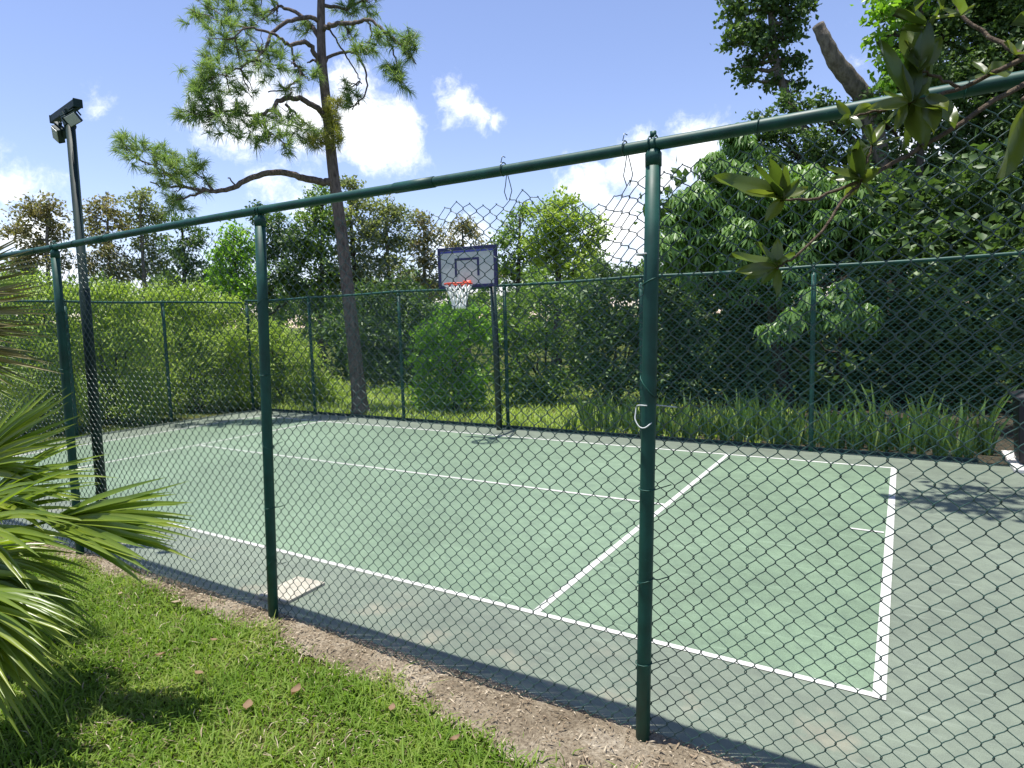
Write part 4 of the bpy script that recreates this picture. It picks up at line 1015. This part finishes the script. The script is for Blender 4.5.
# ------------------------------------------------------------------ fallen leaves on the lawn
def fallen(px, py, L, lab, mat='dead_leaf', z=.025):
    o_ = gp(px, py, z); th = RNG.uniform(0, 6.28); V = []; cu = RNG.uniform(.1, .35)
    for i in range(6):
        q = i/5; w = .5*L*.55*math.sin(math.pi*max(.03, min(.98, q)))
        for k in (-1, 0, 1):
            V.append(((q-.5)*L, k*w, cu*L*(abs(k)*.6+(q-.5)**2*1.6)))
    V = np.array(V); c, s = math.cos(th), math.sin(th); V = V @ np.array([[c, -s, 0], [s, c, 0], [0, 0, 1]]).T
    F = [(i*3+k, i*3+k+1, i*3+k+4, i*3+k+3) for i in range(5) for k in range(2)]
    o = np_mesh('fallen_leaf', V, np.array(F), M[mat], None, True); o.location = o_
    tag(o, lab, 'leaf', 'dead leaves fallen on the lawn')
fallen(248, 706, .085, 'brown dead leaf lying in the middle of the lawn')
fallen(296, 692, .085, 'curled dead leaf right of the middle one on the lawn')
fallen(199, 673, .06, 'small tan dead leaf left of the middle one on the lawn')
fallen(214, 640, .05, 'tan dead leaf at the soil edge below the second fence post')
fallen(176, 602, .06, 'pale dead leaf near the soil edge under the palm frond tip', 'litter')
fallen(120, 594, .045, 'pale dead leaf closest to the palm on the upper lawn', 'litter')
fallen(160, 655, .05, 'tan dead leaf on the lawn just past the palm shade')
fallen(392, 708, .06, 'brown dead leaf on the lawn edge below the sagging mesh')
fallen(455, 740, .055, 'brown dead leaf at the bottom lawn edge by the soil')

# ------------------------------------------------------------------ light and sky
SUN = np.array([0.125, 0.06, -1.0]); SUN = SUN/np.linalg.norm(SUN)
sl = bpy.data.lights.new('sun', 'SUN'); sl.energy = 5.0; sl.angle = math.radians(0.55); sl.color = (1.0, 0.965, 0.90)
so = bpy.data.objects.new('sun', sl); COL.objects.link(so)
so.rotation_euler = Vector(SUN).to_track_quat('-Z', 'Y').to_euler(); so.location = (0, 0, 30)
elev = math.asin(-SUN[2]); rot = math.atan2(-SUN[0], -SUN[1])
w = bpy.data.worlds.new('World'); scene.world = w; w.use_nodes = True
nt = w.node_tree; nt.nodes.clear()
sky = N(nt, 'ShaderNodeTexSky', sky_type='NISHITA'); sky.sun_disc = False
sky.sun_elevation = elev; sky.sun_rotation = rot; sky.air_density = 1.0; sky.dust_density = 0.2; sky.ozone_density = 3.6
out = N(nt, 'ShaderNodeOutputWorld'); bg = N(nt, 'ShaderNodeBackground'); bg.inputs[1].default_value = 0.125
nt.links.new(mix(nt, 1.0, sky.outputs[0], (1.13, 0.96, 1.0), 'MULTIPLY'), bg.inputs[0])
tc = N(nt, 'ShaderNodeTexCoord')
def vm(op, a, b=None):
    n = N(nt, 'ShaderNodeVectorMath', operation=op)
    for i, v in enumerate((a, b)):
        if v is None: continue
        if isinstance(v, tuple): n.inputs[i].default_value = v
        else: nt.links.new(v, n.inputs[i])
    return n
def mth(op, a, b, clamp=False):
    n = N(nt, 'ShaderNodeMath', operation=op); n.use_clamp = clamp
    for i, v in enumerate((a, b)):
        if isinstance(v, (int, float)): n.inputs[i].default_value = v
        else: nt.links.new(v, n.inputs[i])
    return n.outputs[0]
d = vm('NORMALIZE', tc.outputs['Generated']).outputs[0]
warp = noise(nt, 7.0, 5, 0.6, d)
wv = vm('SCALE', vm('SUBTRACT', warp.outputs['Color'], (.5, .5, .5)).outputs[0]); wv.inputs['Scale'].default_value = 0.085
dw = vm('ADD', d, wv.outputs[0]).outputs[0]
# cumulus clouds: direction, angular radius, thickness
acc = None
for px, py, rp, th in [(365, 125, 50, .85), (398, 138, 42, .8), (350, 92, 34, .7), (300, 118, 50, .7), (245, 112, 48, .75), (215, 120, 36, .6), (455, 95, 27, .6), (478, 106, 26, .55), (498, 118, 16, .4), (437, 88, 14, .4),
                       (590, 188, 40, .75), (640, 175, 46, .8), (615, 230, 56, .7), (695, 155, 40, .75), (690, 235, 50, .6), (8, 188, 26, .5), (-30, 170, 40, .4), (30, 240, 60, .6), (272, 186, 40, .36), (300, 200, 34, .35),
                       (90, 100, 18, .25), (470, 250, 50, .5), (1000, 150, 120, .6), (-330, 60, 120, .7), (1400, 60, 250, .8), (1800, 200, 200, .7)]:
    v = unit(RIGHT*(px-512)/F_PX+DOWN*(py-384)/F_PX+FWD); rr = rp/F_PX
    if px < -100 or px > 1100: rr = min(rr, .3)
    ds = vm('DISTANCE', dw, tuple(float(x) for x in v)).outputs['Value']
    q = mth('MULTIPLY', mth('SUBTRACT', 1.0, mth('DIVIDE', ds, rr)), th)
    acc = q if acc is None else mth('SMOOTH_MAX' if False else 'MAXIMUM', acc, q)
fine = noise(nt, 20, 10, 0.66, dw)
dens = mth('ADD', acc, mth('MULTIPLY', mth('SUBTRACT', fine.outputs['Fac'], .5), 1.55))
mr = N(nt, 'ShaderNodeMapRange', interpolation_type='SMOOTHSTEP'); mr.inputs[1].default_value = 0.04; mr.inputs[2].default_value = 0.72
nt.links.new(dens, mr.inputs[0])
cb = N(nt, 'ShaderNodeBackground'); cb.inputs[0].default_value = (0.97, 0.985, 1.0, 1); cb.inputs[1].default_value = 1.0
mxs = N(nt, 'ShaderNodeMixShader'); nt.links.new(mr.outputs[0], mxs.inputs[0]); nt.links.new(bg.outputs[0], mxs.inputs[1]); nt.links.new(cb.outputs[0], mxs.inputs[2])
nt.links.new(mxs.outputs[0], out.inputs[0])

vs = scene.view_settings
vs.view_transform = 'Standard'; vs.look = 'None'; vs.exposure = 0.73; vs.gamma = 1.0; vs.use_curve_mapping = False
scene.render.resolution_x, scene.render.resolution_y = 1024, 768
scene.cycles.max_bounces = 8; scene.cycles.transmission_bounces = 6; scene.cycles.use_denoising = True
print('tris', sum(len(o.data.polygons) for o in scene.objects if o.type == 'MESH'))
